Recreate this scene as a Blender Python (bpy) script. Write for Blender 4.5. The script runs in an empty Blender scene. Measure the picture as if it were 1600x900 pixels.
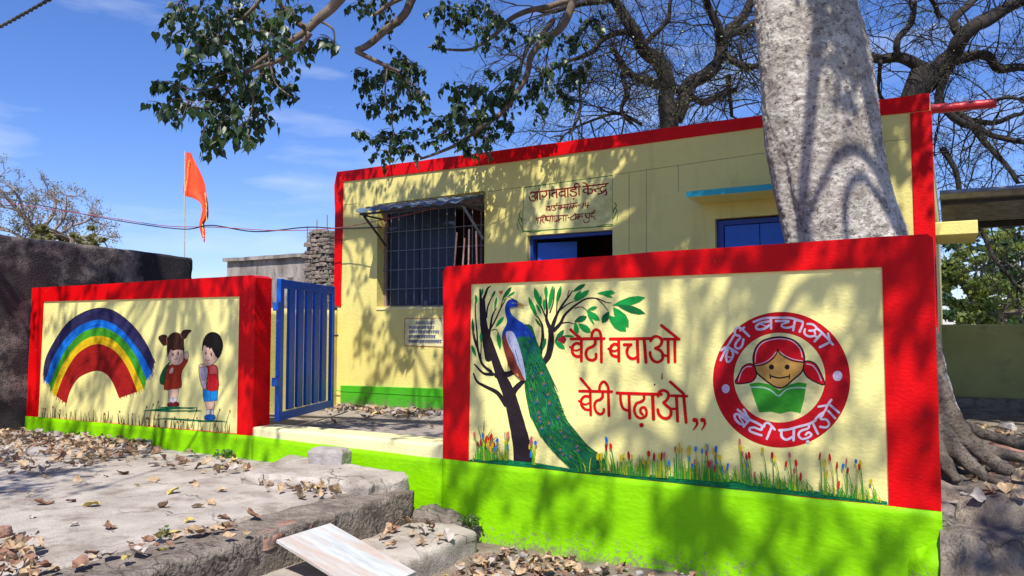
import bpy, bmesh, math, random
import numpy as np
from mathutils import Vector, Matrix, noise
from mathutils.geometry import tessellate_polygon
R = math.radians
rnd = random.Random(7)
S = bpy.context.scene
COL = S.collection

# ------------------------------------------------------------------ camera
FPX, YAW, PIT, EYE = 1190.0, R(30), R(3.1), 1.75
cd = bpy.data.cameras.new('camera'); cam = bpy.data.objects.new('camera', cd); COL.objects.link(cam)
cam.location = (0, 0, EYE); cam.rotation_euler = (R(90) + PIT, 0, YAW)
cd.sensor_width = 36; cd.lens = 36 * FPX / 1600; cd.clip_start = 0.05; cd.clip_end = 3000
S.camera = cam
# ------------------------------------------------------------------ light
SUN = Vector((0.21, -0.52, 0.83)).normalized()
sl = bpy.data.lights.new('sun', 'SUN'); so = bpy.data.objects.new('sun', sl); COL.objects.link(so)
sl.energy = 5.0; sl.angle = R(0.53); sl.color = (1.0, 0.965, 0.89)
so.rotation_euler = SUN.to_track_quat('Z', 'Y').to_euler(); so.location = (3, -6, 14)
W = bpy.data.worlds.new('World'); S.world = W; W.use_nodes = True
wn, wl = W.node_tree.nodes, W.node_tree.links
bg = wn['Background']; bg.inputs['Strength'].default_value = 0.137
sky = wn.new('ShaderNodeTexSky'); sky.sky_type = 'NISHITA'; sky.sun_disc = False
sky.sun_elevation = math.asin(SUN.z); sky.sun_rotation = math.atan2(SUN.x, SUN.y)
sky.air_density = 1.0; sky.dust_density = 0.25; sky.ozone_density = 2.6
tc = wn.new('ShaderNodeTexCoord'); mp = wn.new('ShaderNodeMapping'); wl.new(tc.outputs['Generated'], mp.inputs['Vector'])
mp.inputs['Rotation'].default_value = (0.25, 0.1, R(28)); mp.inputs['Scale'].default_value = (1.1, 3.0, 13.0)
cn = wn.new('ShaderNodeTexNoise'); cn.inputs['Scale'].default_value = 1.5; cn.inputs['Detail'].default_value = 7; cn.inputs['Roughness'].default_value = 0.55
wl.new(mp.outputs['Vector'], cn.inputs['Vector'])
cr = wn.new('ShaderNodeValToRGB'); cr.color_ramp.elements[0].position = 0.52; cr.color_ramp.elements[1].position = 0.92
cr.color_ramp.elements[1].color = (0.7, 0.7, 0.7, 1)
wl.new(cn.outputs['Fac'], cr.inputs['Fac'])
hs = wn.new('ShaderNodeHueSaturation'); hs.inputs['Saturation'].default_value = 1.18; wl.new(sky.outputs['Color'], hs.inputs['Color'])
cm = wn.new('ShaderNodeMixRGB'); wl.new(cr.outputs['Color'], cm.inputs['Fac']); tn = wn.new('ShaderNodeMixRGB'); tn.blend_type = 'MULTIPLY'; tn.inputs['Fac'].default_value = 1; wl.new(hs.outputs['Color'], tn.inputs['Color1']); tn.inputs['Color2'].default_value = (0.69, 0.71, 0.98, 1); wl.new(tn.outputs['Color'], cm.inputs['Color1'])
cm.inputs['Color2'].default_value = (5.0, 5.6, 6.6, 1)
wl.new(cm.outputs['Color'], bg.inputs['Color'])
vs = S.view_settings; vs.view_transform = 'Standard'; vs.look = 'None'; vs.exposure = 0.42; vs.gamma = 1; vs.use_curve_mapping = False
S.render.engine = 'CYCLES'; S.render.resolution_x = 1024; S.render.resolution_y = 576
S.cycles.max_bounces = 6; S.cycles.transparent_max_bounces = 6

# ------------------------------------------------------------------ projection helpers (photo measurements -> real points on real planes)
fw = Vector((-math.sin(YAW) * math.cos(PIT), math.cos(YAW) * math.cos(PIT), math.sin(PIT)))
rt = Vector((math.cos(YAW), math.sin(YAW), 0)); up = rt.cross(fw)
C0 = Vector((0, 0, EYE))
def ray(x, y): return fw + rt * ((x - 800) / FPX) - up * ((y - 450) / FPX)
def atY(x, y, Y): d = ray(x, y); return C0 + d * (Y / d.y)
def atX(x, y, X): d = ray(x, y); return C0 + d * (X / d.x)
def atZ(x, y, Z): d = ray(x, y); return C0 + d * ((Z - EYE) / d.z)
def atD(x, y, D): return C0 + ray(x, y) * D
YW, YP, YB = 5.5, 5.515, 8.3        # mural wall face, its recessed panel, building face
ZC, ZS = 0.66, 0.42                 # courtyard and path levels

# ------------------------------------------------------------------ materials
def nod(m): return m.node_tree.nodes, m.node_tree.links
def base(name, rough=0.7, spec=0.4):
    m = bpy.data.materials.new(name); m.use_nodes = True
    b = m.node_tree.nodes['Principled BSDF']; b.inputs['Roughness'].default_value = rough
    b.inputs['Specular IOR Level'].default_value = spec
    return m, b
def rgb(c): return (c[0], c[1], c[2], 1)
def noisy(name, c1, c2, scale=4, rough=0.7, bump=0.3, bscale=60, detail=6, spec=0.4, dist=0.01, c3=None, s3=1.0, stretch=(1,1,1), r3=(0.55, 0.7)):
    m, b = base(name, rough, spec); n, l = nod(m)
    tc = n.new('ShaderNodeTexCoord'); mp = n.new('ShaderNodeMapping'); mp.inputs['Scale'].default_value = stretch
    l.new(tc.outputs['Object'], mp.inputs['Vector'])
    t = n.new('ShaderNodeTexNoise'); t.inputs['Scale'].default_value = scale; t.inputs['Detail'].default_value = detail; t.inputs['Roughness'].default_value = 0.6
    l.new(mp.outputs['Vector'], t.inputs['Vector'])
    r = n.new('ShaderNodeValToRGB'); r.color_ramp.elements[0].position = 0.32; r.color_ramp.elements[1].position = 0.68
    r.color_ramp.elements[0].color = rgb(c1); r.color_ramp.elements[1].color = rgb(c2)
    l.new(t.outputs['Fac'], r.inputs['Fac']); out = r.outputs['Color']
    if c3:
        t3 = n.new('ShaderNodeTexNoise'); t3.inputs['Scale'].default_value = s3; t3.inputs['Detail'].default_value = 8; t3.inputs['Roughness'].default_value = 0.7
        l.new(mp.outputs['Vector'], t3.inputs['Vector'])
        r3n = n.new('ShaderNodeValToRGB'); r3n.color_ramp.elements[0].position = r3[0]; r3n.color_ramp.elements[1].position = r3[1]
        l.new(t3.outputs['Fac'], r3n.inputs['Fac'])
        mx = n.new('ShaderNodeMixRGB'); l.new(r3n.outputs['Color'], mx.inputs['Fac']); l.new(out, mx.inputs['Color1']); mx.inputs['Color2'].default_value = rgb(c3)
        out = mx.outputs['Color']
    l.new(out, b.inputs['Base Color'])
    t2 = n.new('ShaderNodeTexNoise'); t2.inputs['Scale'].default_value = bscale; t2.inputs['Detail'].default_value = 4
    l.new(mp.outputs['Vector'], t2.inputs['Vector'])
    bp = n.new('ShaderNodeBump'); bp.inputs['Strength'].default_value = bump; bp.inputs['Distance'].default_value = dist
    l.new(t2.outputs['Fac'], bp.inputs['Height']); l.new(bp.outputs['Normal'], b.inputs['Normal'])
    return m
def mul(c, k): return tuple(v * k for v in c)
def paint(name, c, k=0.86, streak=0.0, dirt=None, dcol=(0.22, 0.17, 0.12), **kw):
    """hand-brushed paint; streak = rain streaks and thin patches, dirt = (height, spread) of the mud splash"""
    a = dict(scale=2.2, rough=0.5, bump=0.35, bscale=26, dist=0.012, stretch=(1, 1, 1.8)); a.update(kw)
    m = noisy(name, mul(c, k), c, **a); n, l = nod(m); b = n['Principled BSDF']
    tc = n.new('ShaderNodeTexCoord'); src = b.inputs['Base Color'].links[0].from_socket
    def layer(src, sc, vec, p0, p1, amt, col, hz=None):
        mp = n.new('ShaderNodeMapping'); mp.inputs['Scale'].default_value = vec; l.new(tc.outputs['Object'], mp.inputs['Vector'])
        t = n.new('ShaderNodeTexNoise'); t.inputs['Scale'].default_value = sc; t.inputs['Detail'].default_value = 8; t.inputs['Roughness'].default_value = .7; l.new(mp.outputs['Vector'], t.inputs['Vector'])
        f = t.outputs['Fac']
        if hz:
            sx = n.new('ShaderNodeSeparateXYZ'); l.new(tc.outputs['Object'], sx.inputs[0]); mr = n.new('ShaderNodeMapRange'); l.new(sx.outputs['Z'], mr.inputs['Value'])
            mr.inputs['From Min'].default_value = hz[0]; mr.inputs['From Max'].default_value = hz[0] + hz[1]; mr.inputs['To Min'].default_value = .28; mr.inputs['To Max'].default_value = -.12
            ad = n.new('ShaderNodeMath'); ad.operation = 'ADD'; l.new(f, ad.inputs[0]); l.new(mr.outputs[0], ad.inputs[1]); f = ad.outputs[0]
        r = n.new('ShaderNodeValToRGB'); r.color_ramp.elements[0].position = p0; r.color_ramp.elements[1].position = p1; l.new(f, r.inputs['Fac'])
        mu = n.new('ShaderNodeMath'); mu.operation = 'MULTIPLY'; l.new(r.outputs['Color'], mu.inputs[0]); mu.inputs[1].default_value = amt
        x = n.new('ShaderNodeMixRGB'); l.new(mu.outputs[0], x.inputs['Fac']); l.new(src, x.inputs['Color1']); x.inputs['Color2'].default_value = rgb(col); return x.outputs['Color']
    if streak:
        src = layer(src, 5, (1, 1, .14), .52, .72, streak, mul(c, .55)); src = layer(src, 9, (1, 1, 1), .66, .70, streak * .8, tuple(v * .6 + .12 for v in c))
    if dirt: src = layer(src, 6, (1, 1, 1), .56, .68, .75, dcol, dirt); src = layer(src, 30, (1, 1, 1), .70, .74, .6, dcol, (dirt[0], dirt[1] * 3))
    if streak or dirt: l.new(src, b.inputs['Base Color'])
    return m
M = {}
M['cream'] = paint('cream_paint', (0.88, 0.77, 0.28), 0.93, c3=(0.74, 0.63, 0.22), s3=3.5, r3=(0.6, 0.8), streak=.22)
M['ycream'] = paint('yellow_cream_paint', (0.76, 0.65, 0.21), 0.9, c3=(0.64, 0.55, 0.18), s3=2.5, r3=(0.55, 0.8), streak=.35)
M['sill'] = paint('pale_cream_paint', (0.84, 0.75, 0.38), 0.85, streak=.3, c3=(0.5, 0.44, 0.28), s3=6, r3=(0.6, 0.8))
M['red'] = paint('red_paint', (0.70, 0.001, 0.003), 0.86, rough=0.5, bump=0.32, spec=0.15, streak=.5, bscale=30, c3=(0.52, 0.002, 0.006), s3=4)
M['green'] = paint('lime_green_paint', (0.25, 0.62, 0.001), 0.82, rough=0.5, bump=0.45, bscale=18, spec=0.15, streak=.3, dirt=(-.12, .22), c3=(0.17, 0.48, 0.001), s3=2.0, r3=(0.55, 0.85))
M['dgreen'] = paint('green_skirting_paint', (0.06, 0.42, 0.012), 0.8, streak=.4, dirt=(.6, .2))
M['blue'] = paint('blue_enamel', (0.006, 0.11, 0.58), 0.8, rough=0.35, bscale=40, c3=(0.01, 0.05, 0.30), s3=7, r3=(0.6, 0.85), streak=.3)
M['dblue'] = paint('dark_and_shaded_blue_enamel', (0.008, 0.045, 0.30), 0.75, rough=0.45)  # darker blue; on the door frame it carries painted-in shade
M['teal'] = paint('teal_paint', (0.02, 0.42, 0.50), 0.8)
M['black'] = noisy('black_paint', (0.008, 0.007, 0.008), (0.02, 0.016, 0.018), rough=0.5, bump=0.1)
M['grille'] = noisy('grey_steel', (0.10, 0.12, 0.16), (0.2, 0.22, 0.27), 20, rough=0.5)
M['iron'] = noisy('dark_iron', (0.015, 0.016, 0.02), (0.05, 0.045, 0.05), 20, rough=0.6)
M['rust'] = noisy('rusty_steel', (0.16, 0.10, 0.08), (0.34, 0.24, 0.20), 40, rough=0.8)
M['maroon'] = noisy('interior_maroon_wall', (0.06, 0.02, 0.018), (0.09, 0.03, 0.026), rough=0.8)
M['interior'] = noisy('interior_wall', (0.14, 0.12, 0.10), (0.2, 0.17, 0.14), rough=0.9)
M['concrete'] = noisy('weathered_concrete', (0.30, 0.255, 0.215), (0.47, 0.415, 0.36), 3.0, rough=0.94, bump=0.55, bscale=60, c3=(0.20, 0.155, 0.12), s3=3.4, r3=(0.5, 0.68), dist=.014)
M['rubble'] = noisy('rough_mortar', (0.13, 0.10, 0.08), (0.29, 0.24, 0.195), 7, rough=0.95, bump=0.9, bscale=38, c3=(0.09, 0.07, 0.06), s3=9, r3=(0.5, 0.7), dist=0.03)
M['brickred'] = noisy('worn_brick', (0.20, 0.09, 0.06), (0.34, 0.20, 0.15), 12, rough=0.95, bump=0.8, bscale=60, dist=0.01, c3=(0.2, 0.17, 0.15), s3=5)
M['stone'] = noisy('grey_stone', (0.25, 0.22, 0.20), (0.42, 0.38, 0.36), 9, rough=0.9, bump=0.7, bscale=50, dist=0.012)
M['dirt'] = noisy('dry_dirt', (0.14, 0.10, 0.075), (0.30, 0.24, 0.19), 3, rough=0.97, bump=0.9, bscale=45, dist=0.03, c3=(0.40, 0.35, 0.30), s3=8, r3=(0.6, 0.8))
M['farground'] = noisy('far_ground', (0.12, 0.11, 0.06), (0.25, 0.21, 0.13), 0.3, rough=0.97)
M['court'] = noisy('courtyard_paving', (0.22, 0.18, 0.15), (0.36, 0.31, 0.27), 6, rough=0.93, bump=0.6, bscale=50, dist=0.015)
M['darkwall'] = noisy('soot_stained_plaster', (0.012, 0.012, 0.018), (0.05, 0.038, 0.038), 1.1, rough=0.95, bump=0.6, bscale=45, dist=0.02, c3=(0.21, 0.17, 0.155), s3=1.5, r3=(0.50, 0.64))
M['ruin'] = noisy('weathered_cement_wall', (0.14, 0.12, 0.10), (0.40, 0.35, 0.31), 3.5, rough=0.95, bump=0.6, bscale=30, dist=0.02, stretch=(1, 1, 0.35), c3=(0.06, 0.055, 0.05), s3=3, r3=(0.52, 0.66))
M['olive'] = noisy('olive_painted_wall', (0.30, 0.29, 0.10), (0.38, 0.36, 0.13), 2, rough=0.8, c3=(0.2, 0.19, 0.09), s3=2.5)
M['tin'] = noisy('weathered_tin_sheet', (0.15, 0.145, 0.145), (0.32, 0.31, 0.31), 8, rough=0.55, bump=0.2)
M['bluetin'] = noisy('blue_grey_tin', (0.05, 0.085, 0.13), (0.14, 0.20, 0.28), 9, rough=0.5, bump=0.2, c3=(0.08, 0.07, 0.06), s3=6)
M['pvcred'] = paint('red_pipe_paint', (0.55, 0.02, 0.03), 0.8, rough=0.35)
M['wire'] = noisy('wire_sheath', (0.03, 0.028, 0.03), (0.07, 0.06, 0.06), rough=0.5)
M['redwire'] = noisy('red_wire_sheath', (0.30, 0.05, 0.06), (0.42, 0.09, 0.10), rough=0.5)
M['saffron'] = noisy('saffron_cloth', (0.80, 0.05, 0.012), (0.92, 0.10, 0.02), 30, rough=0.75, bump=0.2)
M['gold'] = noisy('gold_trim', (0.75, 0.45, 0.10), (0.9, 0.65, 0.2), 90, rough=0.35)
M['bamboo'] = noisy('pale_pole', (0.35, 0.36, 0.34), (0.5, 0.5, 0.48), 20)
M['board'] = noisy('whitewashed_board', (0.38, 0.40, 0.40), (0.56, 0.58, 0.57), 9, rough=0.7, bump=0.35, bscale=60, c3=(0.46, 0.34, 0.27), s3=1.9, stretch=(0.35, 2.2, 1), r3=(0.48, 0.62))

def bark(name, ca, cb, cc, scale, dist):
    m, b = base(name, 0.95, 0.15); n, l = nod(m)
    tc = n.new('ShaderNodeTexCoord'); mp = n.new('ShaderNodeMapping'); mp.inputs['Scale'].default_value = (1, 1, 1.25)
    l.new(tc.outputs['Object'], mp.inputs['Vector'])
    def nz_(sc, det, ro=.6):
        t = n.new('ShaderNodeTexNoise'); t.inputs['Scale'].default_value = sc; t.inputs['Detail'].default_value = det; t.inputs['Roughness'].default_value = ro; l.new(mp.outputs['Vector'], t.inputs['Vector']); return t
    def ramp(src, p0, p1):
        r = n.new('ShaderNodeValToRGB'); r.color_ramp.elements[0].position = p0; r.color_ramp.elements[1].position = p1; l.new(src, r.inputs['Fac']); return r.outputs['Color']
    def mixc(f, a, c):
        x = n.new('ShaderNodeMixRGB'); l.new(f, x.inputs['Fac']); (l.new(a, x.inputs['Color1']) if hasattr(a, 'links') else setattr(x.inputs['Color1'], 'default_value', rgb(a))); x.inputs['Color2'].default_value = rgb(c); return x.outputs['Color']
    wz = nz_(scale * .5, 6, .7)
    ad = n.new('ShaderNodeVectorMath'); ad.operation = 'MULTIPLY_ADD'; l.new(wz.outputs['Color'], ad.inputs[0]); ad.inputs[1].default_value = (0.42,) * 3; l.new(mp.outputs['Vector'], ad.inputs[2])
    v = n.new('ShaderNodeTexVoronoi'); v.feature = 'F1'; v.inputs['Scale'].default_value = scale; l.new(ad.outputs[0], v.inputs['Vector'])
    sp = n.new('ShaderNodeSeparateColor'); l.new(v.outputs['Color'], sp.inputs['Color'])
    big = ramp(nz_(2.2, 8, .72).outputs['Fac'], .38, .66)
    col = mixc(big, ca, cb)
    fl = ramp(sp.outputs['Red'], .55, .95); f2 = n.new('ShaderNodeMath'); f2.operation = 'MULTIPLY'; l.new(fl, f2.inputs[0]); f2.inputs[1].default_value = .7
    col = mixc(f2.outputs[0], col, cc)
    dk = nz_(26, 6, .7); f3 = n.new('ShaderNodeMath'); f3.operation = 'MULTIPLY'; l.new(ramp(dk.outputs['Fac'], .56, .64), f3.inputs[0]); f3.inputs[1].default_value = .8
    col = mixc(f3.outputs[0], col, (0.035, 0.03, 0.028))
    rr = ramp(nz_(5, 5, .8).outputs['Fac'], .70, .74); f4 = n.new('ShaderNodeMath'); f4.operation = 'MULTIPLY'; l.new(rr, f4.inputs[0]); f4.inputs[1].default_value = .5
    col = mixc(f4.outputs[0], col, (0.34, 0.19, 0.12))
    l.new(col, b.inputs['Base Color'])
    h = n.new('ShaderNodeMath'); h.operation = 'MULTIPLY_ADD'; l.new(sp.outputs['Red'], h.inputs[0]); h.inputs[1].default_value = .8; l.new(dk.outputs['Fac'], h.inputs[2])
    h2 = n.new('ShaderNodeMath'); h2.operation = 'MULTIPLY_ADD'; l.new(nz_(9, 8, .7).outputs['Fac'], h2.inputs[0]); h2.inputs[1].default_value = 2.0; l.new(h.outputs[0], h2.inputs[2])
    bp = n.new('ShaderNodeBump'); bp.inputs['Strength'].default_value = 1.0; bp.inputs['Distance'].default_value = dist
    l.new(h2.outputs[0], bp.inputs['Height']); l.new(bp.outputs['Normal'], b.inputs['Normal'])
    return m
M['ficusbark'] = bark('pale_flaking_bark', (0.34, 0.30, 0.255), (0.78, 0.71, 0.62), (0.19, 0.155, 0.13), 15, 0.018)
M['rootbark'] = bark('brown_root_bark', (0.10, 0.08, 0.06), (0.25, 0.205, 0.165), (0.07, 0.05, 0.04), 15, 0.02)
M['bark'] = noisy('dark_bark', (0.014, 0.012, 0.011), (0.05, 0.04, 0.033), 14, rough=0.95, bump=0.8, bscale=50, dist=0.02)
M['twigbark'] = noisy('brown_twig_bark', (0.10, 0.075, 0.055), (0.22, 0.17, 0.13), 8, rough=0.95, bump=0.5, bscale=50)
M['drytwig'] = noisy('dry_grey_twig', (0.20, 0.15, 0.13), (0.32, 0.26, 0.23), 8, rough=0.95)
def leafmat(name, c1, c2, tr=0.3, scale=1.6):
    m = noisy(name, c1, c2, scale, rough=0.42, bump=0.05, spec=0.5); n, l = nod(m)
    b = n['Principled BSDF']; o = n['Material Output']; t = n.new('ShaderNodeBsdfTranslucent')
    src = b.inputs['Base Color'].links[0].from_socket
    g = n.new('ShaderNodeMixRGB'); g.blend_type = 'MULTIPLY'; g.inputs['Fac'].default_value = 1; l.new(src, g.inputs['Color1']); g.inputs['Color2'].default_value = (1.6, 1.9, 0.7, 1)
    l.new(g.outputs['Color'], t.inputs['Color'])
    mx = n.new('ShaderNodeMixShader'); mx.inputs['Fac'].default_value = tr; l.new(b.outputs[0], mx.inputs[1]); l.new(t.outputs[0], mx.inputs[2]); l.new(mx.outputs[0], o.inputs['Surface'])
    return m
M['leaf'] = leafmat('peepal_leaf', (0.014, 0.036, 0.010), (0.045, 0.088, 0.022), 0.16, 9)
M['leaf2'] = leafmat('yellow_green_leaf', (0.10, 0.14, 0.03), (0.20, 0.22, 0.05), 0.3, 0.8)
M['leaf3'] = leafmat('dry_bush_leaf', (0.13, 0.14, 0.05), (0.24, 0.20, 0.08), 0.25, 0.8)
M['dry1'] = noisy('dry_leaf_tan', (0.30, 0.19, 0.10), (0.50, 0.36, 0.22), 25, rough=0.6, bump=0.4, bscale=90)
M['dry2'] = noisy('dry_leaf_brown', (0.13, 0.065, 0.04), (0.28, 0.15, 0.09), 25, rough=0.65, bump=0.4, bscale=90)
M['dry3'] = noisy('dry_leaf_yellow', (0.42, 0.34, 0.09), (0.55, 0.44, 0.14), 25, rough=0.55, bump=0.3, bscale=90)
M['dry4'] = noisy('dry_leaf_grey', (0.30, 0.25, 0.21), (0.46, 0.40, 0.35), 25, rough=0.7, bump=0.4, bscale=90)
M['weed'] = leafmat('weed_leaf', (0.06, 0.13, 0.02), (0.12, 0.2, 0.04), 0.3, 9)
_pm = {}
def pm(c, k=0.66):
    """brush-painted colour on the plaster"""
    key = tuple(c)
    if key not in _pm:
        _pm[key] = noisy('mural_paint', mul(c, k), c, 9, rough=0.6, spec=0.12, bump=0.3, bscale=26, dist=0.012, stretch=(1, 1, 1.5))
    return _pm[key]

# ------------------------------------------------------------------ object helpers
def tag(o, label=None, cat=None, group=None, kind=None):
    if label: o['label'] = label
    if cat: o['category'] = cat
    if group: o['group'] = group
    if kind: o['kind'] = kind
    return o
def thing(name, label, cat, loc=(0, 0, 0), group=None):
    o = bpy.data.objects.new(name, None); COL.objects.link(o); o.location = loc; o.empty_display_size = 0.2
    return tag(o, label, cat, group)
class MB:
    def __init__(s): s.v = []; s.f = []; s.m = []
    def add(s, vs, fs, mi=0):
        b = len(s.v); s.v += [tuple(v) for v in vs]; s.f += [tuple(i + b for i in f) for f in fs]; s.m += [mi] * len(fs)
    def box(s, a, b, mi=0):
        x0, y0, z0 = a; x1, y1, z1 = b
        s.add([(x0,y0,z0),(x1,y0,z0),(x1,y1,z0),(x0,y1,z0),(x0,y0,z1),(x1,y0,z1),(x1,y1,z1),(x0,y1,z1)],
              [(0,3,2,1),(4,5,6,7),(0,1,5,4),(1,2,6,5),(2,3,7,6),(3,0,4,7)], mi)
    def prism(s, loops, y0, y1, mi=0):
        """loops: outline (+holes) of points lying in an XZ plane; extruded from y0 to y1"""
        L = [[Vector((p[0], 0, p[2])) for p in lp] for lp in loops]
        flat = [p for lp in L for p in lp]; n = len(flat)
        tris = tessellate_polygon(L)
        s.add([(p.x, y0, p.z) for p in flat] + [(p.x, y1, p.z) for p in flat],
              [tuple(t) for t in tris] + [tuple(i + n for i in t) for t in tris], mi)
        b = len(s.v) - 2 * n; k = 0
        for lp in L:
            m = len(lp)
            for i in range(m):
                a, c = k + i, k + (i + 1) % m
                s.f.append((b + a, b + c, b + c + n, b + a + n)); s.m.append(mi)
            k += m
    def tube(s, pts, rad, n=6, mi=0, cap=True, seed=None):
        pts = [Vector(p) for p in pts]; m = len(pts)
        if not hasattr(rad, '__len__'): rad = [rad] * m
        vs = []; ref = Vector((0.31, 0.17, 0.93)).normalized(); u = None
        for i, p in enumerate(pts):
            t = (pts[min(i + 1, m - 1)] - pts[max(i - 1, 0)])
            if t.length < 1e-9: t = Vector((0, 0, 1))
            t.normalize()
            if u is None: u = t.cross(ref if abs(t.dot(ref)) < 0.95 else Vector((1, 0, 0)))
            u = (u - t * u.dot(t)).normalized(); w = t.cross(u)
            for k in range(n):
                a = 2 * math.pi * k / n; r = rad[i]
                if seed is not None: r *= 1 + 0.22 * noise.noise(Vector((math.cos(a) * 1.3, math.sin(a) * 1.3, i * 0.35 + seed * 7)))
                vs.append(p + (u * math.cos(a) + w * math.sin(a)) * r)
        fs = [(i * n + k, i * n + (k + 1) % n, (i + 1) * n + (k + 1) % n, (i + 1) * n + k) for i in range(m - 1) for k in range(n)]
        if cap: fs += [tuple(range(n - 1, -1, -1)), tuple((m - 1) * n + k for k in range(n))]
        s.add(vs, fs, mi)
    def build(s, name, mats, parent=None, smooth=False, bevel=0, recalc=True):
        me = bpy.data.meshes.new(name); me.from_pydata(s.v, [], s.f)
        if not isinstance(mats, (list, tuple)): mats = [mats]
        for m in mats: me.materials.append(m)
        if len(mats) > 1: me.polygons.foreach_set('material_index', s.m)
        if recalc:
            bm = bmesh.new(); bm.from_mesh(me); bmesh.ops.recalc_face_normals(bm, faces=bm.faces); bm.to_mesh(me); bm.free()
        if smooth: me.polygons.foreach_set('use_smooth', [True] * len(me.polygons))
        me.update(); o = bpy.data.objects.new(name, me); COL.objects.link(o)
        if parent is not None: o.parent = parent; o.matrix_parent_inverse = Matrix.Translation(-Vector(parent.location))
        if bevel:
            md = o.modifiers.new('bevel', 'BEVEL'); md.width = bevel; md.segments = 3; md.limit_method = 'ANGLE'; md.angle_limit = R(40)
            for p in me.polygons: p.use_smooth = True
            md.harden_normals = True
        return o
def wob(pts, step=0.18, amp=0.004, seed=0):
    """hand-built edges: subdivide a polygon's sides and let them waver"""
    out = []; n = len(pts)
    for i in range(n):
        a, b = Vector(pts[i]), Vector(pts[(i + 1) % n]); k = max(1, int((b - a).length / step))
        for j in range(k):
            p = a.lerp(b, j / k); q = noise.noise_vector(p * 3 + Vector((seed, 0, 0))) * amp
            out.append(Vector((p.x + q.x, p.y, p.z + q.z)))
    return out
def rough_block(mb, c4, z0, z1, res=0.05, amp=0.015, edge=0.03, seed=0, mi=0, nscale=6.0, top=None):
    """block on a four-cornered footprint with crumbling rounded edges"""
    c = [Vector((p[0], p[1])) for p in c4]
    nu = max(2, int((c[1] - c[0]).length / res)); nv = max(2, int((c[3] - c[0]).length / res)); nz = max(2, int((z1 - z0) / res))
    idx = {}; vs = []
    def P(i, j, k):
        key = (i, j, k)
        if key in idx: return idx[key]
        u, v, w = i / nu, j / nv, k / nz
        q = c[0] * (1-u)*(1-v) + c[1] * u*(1-v) + c[2] * u*v + c[3] * (1-u)*v
        zt = z1 if top is None else top(q.x, q.y)
        p = Vector((q.x, q.y, z0 + (zt - z0) * w))
        cx = (c[0]+c[1]+c[2]+c[3]) / 4
        if k == nz and (i in (0, nu) or j in (0, nv)):
            p.z -= edge * (0.4 + 0.6 * abs(noise.noise(p * 4 + Vector((seed, 3, 1)))))
            d = Vector((cx.x - q.x, cx.y - q.y, 0)).normalized(); p += d * edge * 0.5
        sv = Vector((seed * 3.7, seed, 0))
        n1 = noise.noise_vector(p * nscale + sv); n2 = noise.noise_vector(p * nscale * 3.3 + sv)
        onside = i in (0, nu) or j in (0, nv)
        a = amp * (1.0 if onside else 0.35)
        p += (n1 + n2 * 0.5) * a
        idx[key] = len(vs); vs.append(p); return idx[key]
    fs = []
    for i in range(nu):
        for j in range(nv): fs.append((P(i,j,nz),P(i+1,j,nz),P(i+1,j+1,nz),P(i,j+1,nz)))
    for k in range(nz):
        for i in range(nu):
            fs.append((P(i,0,k),P(i+1,0,k),P(i+1,0,k+1),P(i,0,k+1))); fs.append((P(i+1,nv,k),P(i,nv,k),P(i,nv,k+1),P(i+1,nv,k+1)))
        for j in range(nv):
            fs.append((P(0,j+1,k),P(0,j,k),P(0,j,k+1),P(0,j+1,k+1))); fs.append((P(nu,j,k),P(nu,j+1,k),P(nu,j+1,k+1),P(nu,j,k+1)))
    mb.add(vs, fs, mi)
def sheet(name, x0, x1, y0, y1, res, zf, mat, **kw):
    nx, ny = max(1, int((x1 - x0) / res)), max(1, int((y1 - y0) / res)); mb = MB()
    vs = [(x0 + (x1-x0)*i/nx, y0 + (y1-y0)*j/ny, zf(x0 + (x1-x0)*i/nx, y0 + (y1-y0)*j/ny)) for j in range(ny+1) for i in range(nx+1)]
    fs = [(j*(nx+1)+i, j*(nx+1)+i+1, (j+1)*(nx+1)+i+1, (j+1)*(nx+1)+i) for j in range(ny) for i in range(nx)]
    mb.add(vs, fs); return tag(mb.build(name, mat, smooth=True), **kw)

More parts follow.
